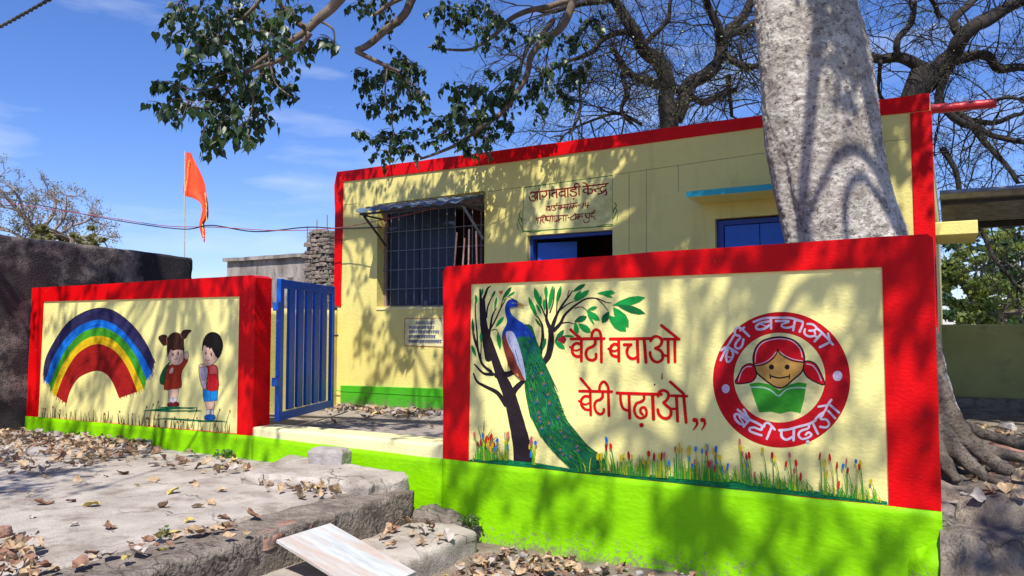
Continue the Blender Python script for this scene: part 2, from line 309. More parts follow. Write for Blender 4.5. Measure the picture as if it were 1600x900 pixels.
# flat paint on walls ------------------------------------------------------
def catmull(pts, k=5, closed=False):
    n = len(pts)
    if n < 3: return list(pts)
    out = []; P = [np.array(p, float) for p in pts]
    rng = range(n) if closed else range(n - 1)
    for i in rng:
        p0 = P[i-1] if (i > 0 or closed) else P[0]; p1 = P[i]; p2 = P[(i+1) % n]
        p3 = P[(i+2) % n] if (i + 2 < n or closed) else P[-1]
        for j in range(k):
            t = j / k
            out.append(0.5*((2*p1)+(-p0+p2)*t+(2*p0-5*p1+4*p2-p3)*t*t+(-p0+3*p1-3*p2+p3)*t**3))
    if not closed: out.append(P[-1])
    return out
class Paint:
    """thin coats of paint, each a hair above the last, on the plane Y"""
    def __init__(s, Y, step=0.00004, start=0.0006): s.Y = Y; s.l = start; s.step = step; s.mb = MB(); s.mats = []
    def mi(s, c):
        m = pm(c)
        if m not in s.mats: s.mats.append(m)
        return s.mats.index(m)
    def wv(s, p): return 1 + .10 * noise.noise(Vector((p[0] * .16, p[1] * .16, 3)))
    def pt(s, p, lift): q = atY(p[0], p[1], s.Y); return (q.x, s.Y - lift, q.z)
    def poly(s, pts, c, smooth=0):
        if smooth: pts = catmull(pts, smooth, True)
        s.l += s.step
        tr = tessellate_polygon([[Vector((p[0], p[1], 0)) for p in pts]])
        s.mb.add([s.pt(p, s.l) for p in pts], [tuple(t) for t in tr], s.mi(c))
    def disc(s, c0, rx, c, ry=None, n=28, rot=0):
        ry = ry or rx
        s.poly([(c0[0] + rx*math.cos(2*math.pi*i/n)*math.cos(rot) - ry*math.sin(2*math.pi*i/n)*math.sin(rot),
                 c0[1] + rx*math.cos(2*math.pi*i/n)*math.sin(rot) + ry*math.sin(2*math.pi*i/n)*math.cos(rot)) for i in range(n)], c)
    def stroke(s, pts, w, c, smooth=5, cap=True):
        m0 = len(pts); pts = catmull(pts, smooth) if len(pts) > 2 else [np.array(p, float) for p in pts]
        m = len(pts)
        if hasattr(w, '__len__'): ws = [float(np.interp(i / (m - 1) * (len(w) - 1), range(len(w)), w)) for i in range(m)]
        else: ws = [w] * m
        s.l += s.step if cap else 0.000008; vs = []; dl = 0.000001
        for i in range(m):
            t = np.array(pts[min(i+1, m-1)]) - np.array(pts[max(i-1, 0)]); t = t / (np.hypot(*t) + 1e-9); nn = np.array([-t[1], t[0]]) * ws[i] / 2
            p = np.array(pts[i]); nn = nn * s.wv(p); vs += [s.pt(p + nn, s.l + i * dl), s.pt(p - nn, s.l + i * dl)]
        s.mb.add(vs, [(2*i, 2*i+1, 2*i+3, 2*i+2) for i in range(m - 1)], s.mi(c))
        if cap:
            for e, i0, i1 in ((0, 0, 1), (1, m-1, m-2)):
                p = np.array(pts[i0]); d = p - np.array(pts[i1]); a0 = math.atan2(d[1], d[0]); r = ws[i0] / 2
                cv = [s.pt(p + np.array([math.cos(a0 + a), math.sin(a0 + a)]) * r, s.l + i0 * dl) for a in np.linspace(-math.pi/2, math.pi/2, 7)]
                s.mb.add(cv, [tuple(range(7))], s.mi(c))
    def leaf(s, a, b, w, c):
        a, b = np.array(a, float), np.array(b, float); d = b - a; n = np.array([-d[1], d[0]]) / (np.hypot(*d) + 1e-9) * w / 2
        s.poly([a, a + d*.2 + n*.75, a + d*.45 + n, a + d*.75 + n*.65, b, a + d*.75 - n*.65, a + d*.45 - n, a + d*.2 - n*.75], c)
    def build(s, name, parent, label=None):
        o = s.mb.build(name, s.mats, parent, recalc=False)
        # face the viewer side (-Y)
        me = o.data; bm = bmesh.new(); bm.from_mesh(me)
        for f in bm.faces:
            f.normal_update()
            if f.normal.y > 0: f.normal_flip()
        bm.to_mesh(me); bm.free()
        if label: o['label'] = label
        s.l += 0.0001; s.mb = MB(); s.mats = []
        return o
def Z(ox, oy, sc): return lambda *p: [(ox + x / sc, oy + y / sc) for x, y in p]

def add_cracks(m, sc, wd, col, vec=(1, 1, 1)):
    n, l = nod(m); b = n['Principled BSDF']; src = b.inputs['Base Color'].links[0].from_socket
    tc = n.new('ShaderNodeTexCoord'); t = n.new('ShaderNodeTexNoise'); t.inputs['Scale'].default_value = 5; t.inputs['Detail'].default_value = 8; l.new(tc.outputs['Object'], t.inputs['Vector'])
    ad = n.new('ShaderNodeVectorMath'); ad.operation = 'MULTIPLY_ADD'; l.new(t.outputs['Color'], ad.inputs[0]); ad.inputs[1].default_value = (.35, .35, .35); l.new(tc.outputs['Object'], ad.inputs[2])
    v = n.new('ShaderNodeTexVoronoi'); v.feature = 'DISTANCE_TO_EDGE'; v.inputs['Scale'].default_value = sc; l.new(ad.outputs[0], v.inputs['Vector'])
    r = n.new('ShaderNodeValToRGB'); r.color_ramp.elements[0].position = 0; r.color_ramp.elements[1].position = wd; r.color_ramp.elements[0].color = (1, 1, 1, 1); r.color_ramp.elements[1].color = (0, 0, 0, 1); l.new(v.outputs['Distance'], r.inputs['Fac'])
    g = n.new('ShaderNodeTexNoise'); g.inputs['Scale'].default_value = 1.3; l.new(tc.outputs['Object'], g.inputs['Vector']); gr = n.new('ShaderNodeValToRGB'); gr.color_ramp.elements[0].position = .42; gr.color_ramp.elements[1].position = .58; l.new(g.outputs['Fac'], gr.inputs['Fac'])
    mu = n.new('ShaderNodeMath'); mu.operation = 'MULTIPLY'; l.new(r.outputs['Color'], mu.inputs[0]); l.new(gr.outputs['Color'], mu.inputs[1])
    # sand and grit
    s_ = n.new('ShaderNodeTexNoise'); s_.inputs['Scale'].default_value = 75; s_.inputs['Detail'].default_value = 3; l.new(tc.outputs['Object'], s_.inputs['Vector']); sr_ = n.new('ShaderNodeValToRGB'); sr_.color_ramp.elements[0].position = .60; sr_.color_ramp.elements[1].position = .68; l.new(s_.outputs['Fac'], sr_.inputs['Fac'])
    sm = n.new('ShaderNodeMath'); sm.operation = 'MULTIPLY'; l.new(sr_.outputs['Color'], sm.inputs[0]); sm.inputs[1].default_value = .55
    x0 = n.new('ShaderNodeMixRGB'); l.new(sm.outputs[0], x0.inputs['Fac']); l.new(src, x0.inputs['Color1']); x0.inputs['Color2'].default_value = rgb(mul(col, 2.2))
    x = n.new('ShaderNodeMixRGB'); l.new(mu.outputs[0], x.inputs['Fac']); l.new(x0.outputs['Color'], x.inputs['Color1']); x.inputs['Color2'].default_value = rgb(col); l.new(x.outputs['Color'], b.inputs['Base Color'])
add_cracks(M['concrete'], 1.1, .012, (.05, .04, .03)); add_cracks(M['rubble'], 4.5, .035, (.03, .024, .02)); add_cracks(M['court'], 1.6, .012, (.05, .04, .03)); add_cracks(M['darkwall'], 2.0, .012, (.006, .005, .005))
# ================================================================== GROUND
XR0 = -0.10
M['bank'] = noisy('dusty_rubble_ground', (0.13, 0.10, 0.075), (0.29, 0.24, 0.19), 4, rough=0.97, bump=0.9, bscale=40, dist=0.03, c3=(0.11, 0.085, 0.07), s3=9, r3=(0.5, 0.62)); add_cracks(M['bank'], 3.5, .04, (.03, .024, .02))
def nz(x, y, s, a, k=0): return noise.noise(Vector((x * s, y * s, k))) * a
def z_low(x, y):
    z = -0.03 + nz(x, y, 0.9, 0.05) + nz(x, y, 4, 0.02, 3) + nz(x, y, 14, 0.008, 5)
    if x > -0.5: z += min(0.1, (x + 0.5) * 0.05)
    return z
def z_path(x, y): return ZS + nz(x, y, 0.7, 0.012) + nz(x, y, 5, 0.004, 2) + max(0, (-8.0 - x)) * 0.012
def z_court(x, y): return ZC + nz(x, y, 1.1, 0.012) + nz(x, y, 6, 0.006, 4)
def z_right(x, y):
    ys = y + nz(x, 0, 2.2, .10) + nz(x, 0, 7, .04); z = ZC + .02
    for y0, dz in ((5.72, .16), (5.36, .22), (5.12, .16), (4.9, .16)):
        t = min(1, max(0, (y0 - ys) / .045)); z -= dz * t * t * (3 - 2 * t)
    return z + nz(x, y, 1.3, 0.04) + nz(x, y, 6, 0.025, 4) + nz(x, y, 18, 0.012, 4) + (max(0, 0.10 - abs(y - 6.3) * 0.2) if y > 5.8 else 0)
tag(sheet('terrain', -420, 420, -160, 900, 30, lambda x, y: -0.25, M['farground']), kind='structure')
tag(sheet('ground', -3.99, 6.0, 0.4, 5.62, 0.06, z_low, M['dirt']), kind='structure')
path_top = lambda x, y: z_path(x, y)
mb = MB(); rough_block(mb, [(-16, -1.5), (-4.42, -1.5), (-4.32, 5.58), (-16, 5.58)], -0.3, ZS, res=0.14, amp=0.006, edge=0.012, seed=2, top=path_top)
tag(mb.build('path', M['concrete'], smooth=True), kind='structure')
tag(sheet('courtyard_floor', -7.75, 0.0, 5.60, 8.32, 0.08, z_court, M['court']), kind='structure')
tag(sheet('ground', XR0, 7.0, 4.3, 12.6, 0.04, z_right, M['bank']), kind='structure')
tag(sheet('ground', -16.5, -7.6, 5.6, 15.0, 0.25, lambda x, y: 0.40 + nz(x, y, 1, .05), M['dirt']), kind='structure')

# crumbling edging of the raised path, its riser towards the wall
ed = thing('path_edging', 'crumbling rough mortar and brick edging along the open side of the raised concrete path', 'edging', (-4.15, 3.6, 0))
mb = MB(); rough_block(mb, [(-4.40, 0.6), (-3.93, 0.6), (-3.93, 5.16), (-4.36, 5.2)], -0.25, ZS - 0.008, res=0.03, amp=0.017, edge=0.022, seed=5, nscale=7, top=lambda x, y: ZS - 0.012 + nz(x, y, 5, 0.02, 8))
mb.build('mortar_bed', M['rubble'], ed, smooth=True)
for i, y in enumerate((3.30, 3.55, 3.80, 4.02)):
    mb = MB(); rough_block(mb, [(-4.11, y), (-3.93, y + .01), (-3.93, y + .2), (-4.11, y + .19)], ZS - 0.13 + .01 * (i % 2), ZS - .012, res=0.025, amp=0.022, edge=0.04, seed=20 + i)
    mb.build('brick', M['brickred'] if i % 3 else M['rubble'], ed, smooth=True)

# step block under the gate
def onZ(x, y, z): p = atZ(x, y, z); return (p.x, p.y)
sb = MB(); rough_block(sb, [onZ(376, 742, .50), onZ(578, 757, .50), onZ(640, 742, .50), (-5.75, 5.52)], ZS - 0.1, 0.515, res=0.03, amp=0.032, edge=0.06, seed=9)
tag(sb.build('entrance_step', M['concrete'], smooth=True), 'worn irregular concrete block step in front of the cream gate threshold', 'step')
sb = MB(); rough_block(sb, [(-3.97, 3.3), (-3.27, 3.35), (-3.33, 5.20), (-3.97, 5.46)], -0.2, 0.15, res=0.035, amp=0.014, edge=0.025, seed=12)
tag(sb.build('lower_step', M['concrete'], smooth=True), 'low concrete step with leaves on it between the path edging and the green wall base', 'step')

def rock(name, c, s, seed, mat, label=None, cat=None, group=None, flat=0.75):
    bm = bmesh.new(); bmesh.ops.create_icosphere(bm, subdivisions=4, radius=1)
    for v in bm.verts:
        p = v.co.copy(); q = Vector([math.copysign(abs(t) ** flat, t) for t in p]); q *= 1 / max(0.75, q.length ** 0.35)
        q += noise.noise_vector(p * 1.6 + Vector((seed, 0, 0))) * 0.22 + noise.noise_vector(p * 5 + Vector((seed, 9, 0))) * 0.05
        v.co = Vector((q.x * s[0], q.y * s[1], q.z * s[2]))
    me = bpy.data.meshes.new(name); bm.to_mesh(me); bm.free(); me.materials.append(mat)
    for p in me.polygons: p.use_smooth = True
    o = bpy.data.objects.new(name, me); COL.objects.link(o); o.location = c; o.rotation_euler = (rnd.uniform(-.1, .1), rnd.uniform(-.1, .1), rnd.uniform(0, 3))
    return tag(o, label, cat, group)
p = atZ(506, 722, 0.53); sbk = MB(); rough_block(sbk, [(-.175, -.10), (.15, -.12), (.18, .09), (-.15, .11)], 0, .15, res=.02, amp=.016, edge=.03, seed=14)
o = sbk.build('stone', M['stone'], smooth=True); o.location = (p.x, p.y + .08, .50); o.rotation_euler = (0, R(2), R(24)); tag(o, 'flat topped grey stone sitting on the entrance step', 'stone')

# ================================================================== RIGHT MURAL WALL
ex = lambda x: atY(x, 530, YW).x
XRL, XRR, XLL, XLR = ex(693), ex(1462.5), ex(46), ex(397.5)
rw = thing('mural_wall', 'red framed cream boundary wall painted with a peacock, red Hindi slogan and round emblem', 'wall', (-2, 5.6, 0))
A = lambda x, y: atY(x, y, YW)
def zof(x, y): return atY(x, y, YW).z
outer = [Vector((XRL, YW, zof(692, 717))), Vector((XRL - .01, YW, zof(694, 424))), Vector((XRL + .03, YW, zof(700, 416))), Vector((XRR - .03, YW, zof(1450, 365))), Vector((XRR, YW, zof(1458, 371))), Vector((XRR, YW, zof(1467, 799)))]
inner = [A(1389, 790), A(1378, 417), A(735, 444), A(731, 721)]
frame_poly = wob(outer, amp=.005) + [inner[0]] + wob(inner + [], step=5)[1:]
mb = MB(); mb.prism([[*wob(outer[:], step=.15, amp=.006), inner[0], inner[1], inner[2], inner[3]]], YW, 5.725)
mb.build('red_border', M['red'], rw, bevel=0.012)
mb = MB(); zb = zof(1467, 799); zl = zof(692, 717)
mb.prism([[(XRL + .02, 0, zl - .02), (XRL + .02, 0, zof(694, 424) - .03), (XRR - .02, 0, zof(1457, 364) - .05), (XRR - .02, 0, zb - .02)]], YP, 5.72)
mb.build('cream_panel', M['cream'], rw)
# green base: bulging roughcast
def green_base(name, x0, x1, zt0, zt1, zb0, zb1, yf, bulge, parent, res=0.05, back=0.24, ragged=0.0):
    nx = int((x1 - x0) / res); nzv = max(3, int((zt0 - zb0) / res)); mb = MB(); vs = []; fs = []
    for i in range(nx + 1):
        u = i / nx; x = x0 + (x1 - x0) * u; zt = zt0 + (zt1 - zt0) * u + nz(x, 0, 3, .004); zb_ = zb0 + (zb1 - zb0) * u
        for k in range(nzv + 1):
            w = k / nzv; z = zb_ + (zt - zb_) * w
            y = yf - bulge * (1 - w) ** 2 + (noise.noise(Vector((x * 3, z * 3, 1))) * .012 + noise.noise(Vector((x * 9, z * 9, 1))) * .005) * (1 - w * .7)
            vs.append((x, y, z))
        vs.append((x, yf + back, zt)); 
    s_ = nzv + 2
    for i in range(nx):
        for k in range(nzv + 1): fs.append((i*s_+k, (i+1)*s_+k, (i+1)*s_+k+1, i*s_+k+1))
    b = len(vs); vs += [(x0, yf + back, zb0), (x1, yf + back, zb1)]
    fs.append(tuple([k for k in range(s_)] + [b])); fs.append(tuple([nx*s_+k for k in range(s_)] + [b + 1]))
    mb.add(vs, fs); return mb.build(name, M['green'], parent, smooth=True)
green_base('green_base', XRL - .005, XRR + .004, zl, zb, -.25, -.25, YW - .004, 0.05, rw)
mb = MB(); rough_block(mb, [(XRR - .12, 5.53), (XRR + .07, 5.51), (XRR + .10, 5.86), (XRR - .12, 5.86)], -.2, .66, res=.04, amp=.03, edge=.04, seed=33); mb.build('rubble_footing', M['rubble'], rw, smooth=True)
foot = rock('corner_footing', (XRR - .02, 5.60, .14), (.19, .20, .34), 33, M['green']); foot.rotation_euler = (0, 0, 0); foot.parent = rw; foot.matrix_parent_inverse = Matrix.Translation(-Vector(rw.location))
P = Paint(YW, start=.004); crk = (0.05, 0.10, 0.02)
P.stroke([(1449, 888), (1450, 876), (1456, 862), (1468, 845), (1478, 838)], [1.6, 1.2, .8], crk); 
# ---- the painting itself, on the recessed panel
P = Paint(YP)
RED, WHT, BLK, TRK = (0.72, 0.006, 0.006), (0.62, 0.52, 0.62), (0.012, 0.01, 0.012), (0.022, 0.014, 0.018)
G1, G2, G3 = (0.01, 0.30, 0.05), (0.008, 0.14, 0.035), (0.07, 0.42, 0.03)
DG = (0.004, 0.16, 0.05)
# painted tree
p4, p6 = Z(730, 440, 7.5), Z(840, 440, 6.43); pz = Z(720, 430, 3.9125); lz = Z(720, 600, 4.0); p3 = Z(720, 600, 4)
P.stroke([(819, 727), (815, 695), (806, 655), (795, 615), (781, 583), (770, 550), (758, 510), (755, 470)], [33, 27, 23, 19, 15, 11, 8, 6], TRK)
P.stroke(p4((250, 900), (200, 640), (172, 420), (160, 220), (150, 90)), [11, 9, 7, 4.5, 2.2], TRK)
P.stroke(p4((178, 240), (210, 160), (240, 80), (275, 55)), [5, 3.5, 1.5], TRK)
for pts, w in (([(225, 420), (240, 300), (280, 200), (320, 130)], [3, 1.2]), ([(255, 640), (285, 450), (300, 390), (340, 310)], [4, 1.6]), ([(270, 560), (330, 450), (390, 320), (460, 190)], [3, 1.4]),
               ([(290, 570), (340, 560), (370, 610)], [1.6, 1]), ([(160, 900), (125, 780), (115, 600), (95, 350), (100, 180)], [3.5, 1.2]), ([(140, 840), (75, 660), (62, 500)], [2.4, 1.2]), ([(160, 870), (165, 700), (160, 620)], [1.8, 1]),
               ([(390, 320), (410, 240), (420, 200)], [1.6, .9])):
    P.stroke(p4(*pts), w, TRK)
for pts, w in (([(195, 605), (140, 600), (85, 545)], [6, 2]), ([(275, 790), (225, 720), (150, 680), (100, 650), (78, 600)], [8, 2]), ([(185, 590), (130, 540), (100, 440), (75, 330)], [5, 1.5]), ([(225, 610), (290, 605), (345, 575)], [11, 9, 7]),
               ([(300, 760), (330, 700), (380, 650)], [12, 9, 7])):
    P.stroke(pz(*pts), w, TRK)
for pts, w in (([(50, 830), (105, 750), (130, 650), (137, 560), (130, 470)], [8, 10, 10, 9, 8]), ([(130, 480), (90, 380), (95, 300), (85, 150), (80, 60)], [7, 4, 3, 1.4]), ([(135, 500), (175, 380), (210, 300), (260, 220), (320, 140), (350, 90)], [7, 4, 3, 1.4]),
               ([(100, 400), (45, 270), (0, 180)], [3, 1.5]), ([(165, 490), (230, 420), (270, 340), (340, 270), (420, 210), (500, 170), (600, 170), (680, 205), (740, 215)], [6, 4, 3, 2, 1.2]),
               ([(215, 295), (290, 235), (360, 200)], [2.6, 1.3]), ([(590, 170), (650, 220), (705, 288)], [1.6, 1.2]), ([(240, 420), (300, 410), (372, 425)], [2.2, 1.2]), ([(375, 268), (440, 255), (492, 288)], [1.8, 1]),
               ([(20, 740), (50, 600), (50, 480), (40, 420), (0, 350)], [7, 4, 1.6]), ([(125, 310), (160, 200), (172, 60)], [2.4, 1]), ([(190, 330), (200, 200), (232, 60)], [2, 1]), ([(300, 165), (310, 110), (322, 85)], [1.8, .9])):
    P.stroke(p6(*pts), w, TRK)
for a, b, w in (((100,150),(110,260),35),((60,430),(75,650),35),((50,740),(110,890),40),((160,590),(165,740),30),((332,105),(280,200),28),((347,180),(320,330),30),((520,60),(408,215),48),((562,120),(470,178),30),
                ((432,408),(330,540),46),((360,595),(388,805),52),((180,80),(175,165),28),((790,68),(852,295),62),((718,178),(825,435),52),((860,165),(862,290),32),((808,262),(872,385),32),((798,430),(872,540),32),
                ((920,48),(932,210),44),((903,200),(915,335),32),((922,660),(888,800),36),((415,200),(440,215),30),((970,190),(955,330),28)):
    P.leaf(*p4(a, b), w / 7.5, rnd.choice([G1, G1, G2]))
for a, b, w, c in (((157,35),(118,290),46,G1),((237,40),(190,232),42,G1),((482,24),(352,105),46,G2),((440,88),(362,192),42,G1),((522,84),(368,206),56,G1),((782,112),(598,118),48,G1),((760,162),(638,118),30,G1),((770,92),(640,112),22,G1),
                   ((1085,158),(748,240),84,G1),((1085,322),(788,232),74,G2),((916,462),(758,255),112,G1),((893,502),(708,338),104,G1),((650,418),(722,298),70,G2),((602,253),(498,288),38,G1),((627,393),(488,288),62,G1),
                   ((575,437),(500,325),24,G1),((497,350),(368,404),62,G2),((537,512),(408,420),70,G1),((400,532),(378,402),54,G1),((266,483),(172,612),50,G2),((277,677),(172,598),54,G1),((372,550),(250,545),24,G1),((80,568),(52,682),34,G2),((30,150),(25,270),22,G1),((60,180),(75,300),26,G1)):
    P.leaf(*p6(a, b), w / 6.43, c)
for q in ((225, 575), (252, 558), (275, 578), (262, 605), (240, 600)): P.disc(p6(q)[0], 2.4, (0.28, 0.01, 0.02))
for q in ((385, 120), (398, 140), (408, 118)): P.disc(p4(q)[0], 1.6, (0.75, 0.16, 0.04))
P.build('painted_tree', rw)
# peacock
BL, BL2 = (0.01, 0.045, 0.33), (0.02, 0.14, 0.55)
TG = (0.010, 0.12, 0.04)
train = pz((300, 330), (290, 420), (330, 500), (385, 560), (392, 690), (418, 830), (440, 900)) + lz((432, 190), (500, 325), (580, 425), (660, 505), (700, 532), (780, 540), (860, 533), (905, 505), (885, 450), (800, 388), (725, 300), (660, 215), (622, 110), (580, 0)) + pz((600, 720), (545, 600), (520, 545), (472, 430), (455, 370), (420, 300))
P.poly(train, TG, 3)
def inpoly(p, poly):
    c = False; j = len(poly) - 1
    for i in range(len(poly)):
        if ((poly[i][1] > p[1]) != (poly[j][1] > p[1])) and p[0] < (poly[j][0]-poly[i][0])*(p[1]-poly[i][1])/(poly[j][1]-poly[i][1])+poly[i][0]: c = not c
        j = i
    return c
mid = [(830, 520), (838, 560), (845, 605), (855, 650), (872, 690), (900, 722)]
for i in range(520):
    t = rnd.random() * (len(mid) - 1); k = int(t); f = t - k; k2 = min(k + 1, len(mid) - 1)
    q = np.array(mid[k]) * (1 - f) + np.array(mid[k2]) * f; q = q + np.array([rnd.uniform(-26, 26), rnd.uniform(-9, 9)])
    if not inpoly(q, train): continue
    d = np.array(mid[k2]) - np.array(mid[max(0, k2 - 1)]); d = d / np.hypot(*d); side = 1 if rnd.random() < .65 else -.4
    d2 = d + np.array([d[1], -d[0]]) * side * rnd.uniform(.1, .45); L = rnd.uniform(7, 16)
    P.stroke([q, q + d2 * L * .5 + np.array([0, -.5]), q + d2 * L], [1.0, .4], rnd.choice([(0.02, .24, .05), (0.06, .36, .03), (.008, .07, .035), (0.01, .2, .10), (.02, .14, .16)]), 2, cap=False)
for i in range(60):   # feathery right edge
    t = rnd.random(); e = lz((905, 505), (800, 388), (725, 300), (660, 215), (622, 110), (580, 0)); s_ = t * 5; k = min(4, int(s_)); f = s_ - k
    q = np.array(e[k]) * (1-f) + np.array(e[k+1]) * f + np.array([-3, 2]); P.stroke([q, q + np.array([rnd.uniform(5, 9), rnd.uniform(1, 10)])], [.9, .3], rnd.choice([(.05, .3, .04), (.02, .2, .08), (.12, .36, .04)]), cap=False)
eyes = pz((443,515),(495,600),(445,620),(510,665),(430,700),(535,730),(465,775),(545,780),(485,870),(600,870)) + lz((480,105),(555,120),(490,180),(610,205),(500,235),(555,245),(510,275),(630,300),(565,340),(655,330),(625,410),(640,440),(730,390),(690,455),(735,415))
for q in eyes:
    a = rnd.uniform(-.6, .6); P.disc(q, 2.1, (0.26, 0.11, 0.03), 2.9, n=12, rot=a); P.disc((q[0] + rnd.uniform(-.8, 1.2), q[1] + 1.6), 1.7, (0.015, 0.12, 0.28), 1.9, n=10)
body = p4((600,235),(560,210),(520,205),(475,235),(450,300),(455,380),(475,460),(455,525),(425,580),(415,650),(425,720),(470,820),(560,860),(690,850),(800,800),(830,745),(790,650),(740,560),(650,480),(570,430),(520,370),(508,305),(560,300),(605,282))
P.poly(body, BL, 3)
P.poly(p4((600, 655), (700, 650), (800, 680), (850, 760), (872, 880), (800, 960), (720, 960), (650, 900), (610, 780)), (0.010, 0.13, 0.05), 3)
for i in range(170):
    q = np.array((rnd.uniform(812, 848), rnd.uniform(524, 585))); 
    if inpoly(q, train) or inpoly(q, body): P.stroke([q, q + (rnd.uniform(1, 5), rnd.uniform(6, 12))], [1.2, .5], rnd.choice([TG, (0.02, .24, .05), (.008, .09, .05), (0.02, .18, .10), (.01, .10, .16)]), cap=False)
P.poly(p4((418, 690), (440, 800), (470, 900)) + pz((300, 560), (350, 622), (398, 645), (372, 560), (330, 470), (300, 400), (275, 360)), (0.19, 0.035, 0.02), 3)
for i in range(130):
    x, y = rnd.uniform(430, 820), rnd.uniform(230, 840); q = p4((x, y))[0]
    if inpoly(q, body) and not (x < 650 and y > 560): P.stroke([q, (q[0] + rnd.uniform(1, 5), q[1] + rnd.uniform(2, 8))], [1.0, .4], rnd.choice([BL2, (0.01, .07, .42), (0.01, .03, .18), BL2 if y < 650 else (.02, .2, .14)]), cap=False)
P.poly(pz((280, 352), (300, 340), (325, 350), (350, 400), (372, 470), (392, 560), (402, 645), (372, 590), (325, 480), (290, 410)), (0.36, 0.38, 0.52), 3)
for i in range(10):
    x = 292 + i * 5; P.stroke(pz((x, 375 + i * 9), (x + 30, 460 + i * 11), (x + 52, 540 + i * 8)), [.8, .3], rnd.choice([(.55, .55, .66), (.16, .19, .36), (.06, .08, .25)]), 2, cap=False)
P.poly(p4((598, 238), (640, 258), (678, 282), (650, 297), (600, 285)), (0.50, 0.27, 0.06)); P.stroke(p4((603, 265), (668, 284)), .5, BLK)
P.stroke(p4((462, 170), (520, 192), (590, 228)), [.8, 1.4], BLK); P.disc(p4((543, 252))[0], 1.6, (.5, .55, .6), 1.0); P.disc(p4((543, 252))[0], .8, BLK); P.disc(p4((575, 254))[0], .9, (.45, .5, .6), .6)
for dx in (0, 12): P.stroke(pz((292 + dx, 500), (293 + dx, 588)), 1.0, TRK)
P.poly(pz((340, 598), (352, 600), (362, 620), (350, 616)), (.65, .30, .06))
P.build('painted_peacock', rw)
# meadow band and flowers
top = [(731,719),(740,717),(748,714),(760,717),(776,715),(792,716),(805,720),(830,722),(850,725),(880,730),(900,734),(930,734),(960,736),(990,740),(1020,742),(1050,744),(1090,746),(1130,750),(1152,748),(1170,754),(1210,759),(1260,765),(1300,771),(1340,776),(1386,783)]
bot = [(1388,792),(1340,789),(1280,783),(1200,775),(1120,765),(1040,757),(960,750),(900,744),(840,735),(780,727),(731,722)]
P.poly(top + bot, DG)
for i in range(240):
    x = rnd.uniform(735, 1380); y = np.interp(x, [p[0] for p in top], [p[1] for p in top]) + rnd.uniform(0, 12); P.stroke([(x, y), (x + rnd.uniform(5, 16), y + rnd.uniform(-.5, 2.5))], [1, .4], rnd.choice([(.006, .22, .06), (.02, .34, .12), (.003, .08, .03)]), cap=False)
for x0, y0, pts in ((756, 716, ((-8, -50), (2, -60), (14, -46), (22, -34), (-12, -30), (28, -22))),):
    for dx, dy in pts: P.stroke([(x0, y0), (x0 + dx * .35, y0 + dy * .6), (x0 + dx, y0 + dy)], [2.4, 1.6, .5], G2)
def flora(x, h, dense):
    y = np.interp(x, [p[0] for p in top], [p[1] for p in top]) + 3; lean = rnd.uniform(-6, 3) + (-3 if x > 1120 else 0)
    P.stroke([(x, y), (x + lean * .3, y - h * .55), (x + lean, y - h)], [2.0, 1.4, .6], rnd.choice([(.08, .36, .02), (.05, .28, .02), (.22, .46, .02), (.42, .46, .03), (.06, .32, .05)]), 3, cap=False)
    return x + lean, y - h
for i in range(430):
    x = rnd.choice([rnd.uniform(937, 1130), rnd.uniform(1100, 1378), rnd.uniform(738, 925)]) 
    if 795 < x < 832 or 838 < x < 905 or (x < 935 and rnd.random() < .65): continue
    flora(x, rnd.uniform(10, 34) if 937 < x < 1130 else rnd.uniform(8, 24), 1)
FC = [(.75, .55, .02), (.75, .55, .02), (.62, .03, .02), (.02, .17, .55), (.60, .16, .14), (.35, .02, .03), (.05, .25, .50)]
for i in range(125):
    x = rnd.choice([rnd.uniform(940, 1130), rnd.uniform(1100, 1375), rnd.uniform(745, 838)])
    if 795 < x < 832: continue
    h = rnd.uniform(20, 52) if x < 1130 else rnd.uniform(18, 62); 
    if x < 840: h *= .8
    q = flora(x, h, 0)
    P.disc((q[0], q[1]), rnd.uniform(1.5, 2.5), rnd.choice(FC), rnd.uniform(3.6, 7.5), n=10, rot=rnd.uniform(-.15, .15))
P.build('painted_meadow', rw)
# slogan
P.l = 0.0022
a1, a2, a3, a4 = Z(870, 495, 9.477), Z(980, 495, 9.477), Z(890, 580, 9.477), Z(990, 585, 9.477)
def st(z, w, *pts): P.stroke(z(*pts), w / 9.477, RED)
st(a1, 46, (215,328),(700,322)); st(a1, 44, (205,190),(270,250),(350,315)); st(a1, 46, (365,330),(365,655))
st(a1, 44, (345,402),(290,392),(240,430),(228,500),(250,560),(300,588),(345,585)); st(a1, 28, (235,485),(290,500),(345,480)); st(a1, 32, (197,447),(235,465))
st(a1, 44, (570,330),(568,400),(530,440),(460,475),(432,545),(460,620),(530,643),(580,610),(582,552)); st(a1, 46, (660,330),(662,668)); st(a1, 42, (520,320),(525,245),(560,198),(600,192),(640,228),(660,320))
st(a1, 46, (792,328),(1413,322)); st(a1, 46, (918,330),(920,655)); st(a1, 46, (900,412),(850,405),(805,445),(795,505),(825,570),(900,592)); st(a1, 34, (800,490),(850,508),(905,490)); st(a1, 32, (765,470),(800,490))
st(a1, 46, (1000,412),(1100,412)); st(a1, 44, (1095,415),(1058,455),(1040,512),(1052,572),(1092,612),(1150,618),(1190,592)); st(a1, 46, (1192,330),(1205,665))
st(a2, 46, (252,330),(280,675)); st(a2, 44, (348,355),(378,308),(430,290),(490,312),(515,362),(490,425),(420,465)); st(a2, 44, (420,468),(490,500),(530,560),(518,632),(450,672),(385,645),(348,585),(340,528)); st(a2, 38, (520,575),(600,575))
st(a2, 44, (548,330),(772,330)); st(a2, 46, (605,330),(612,670)); st(a2, 46, (705,330),(710,662)); st(a2, 44, (508,128),(740,310))
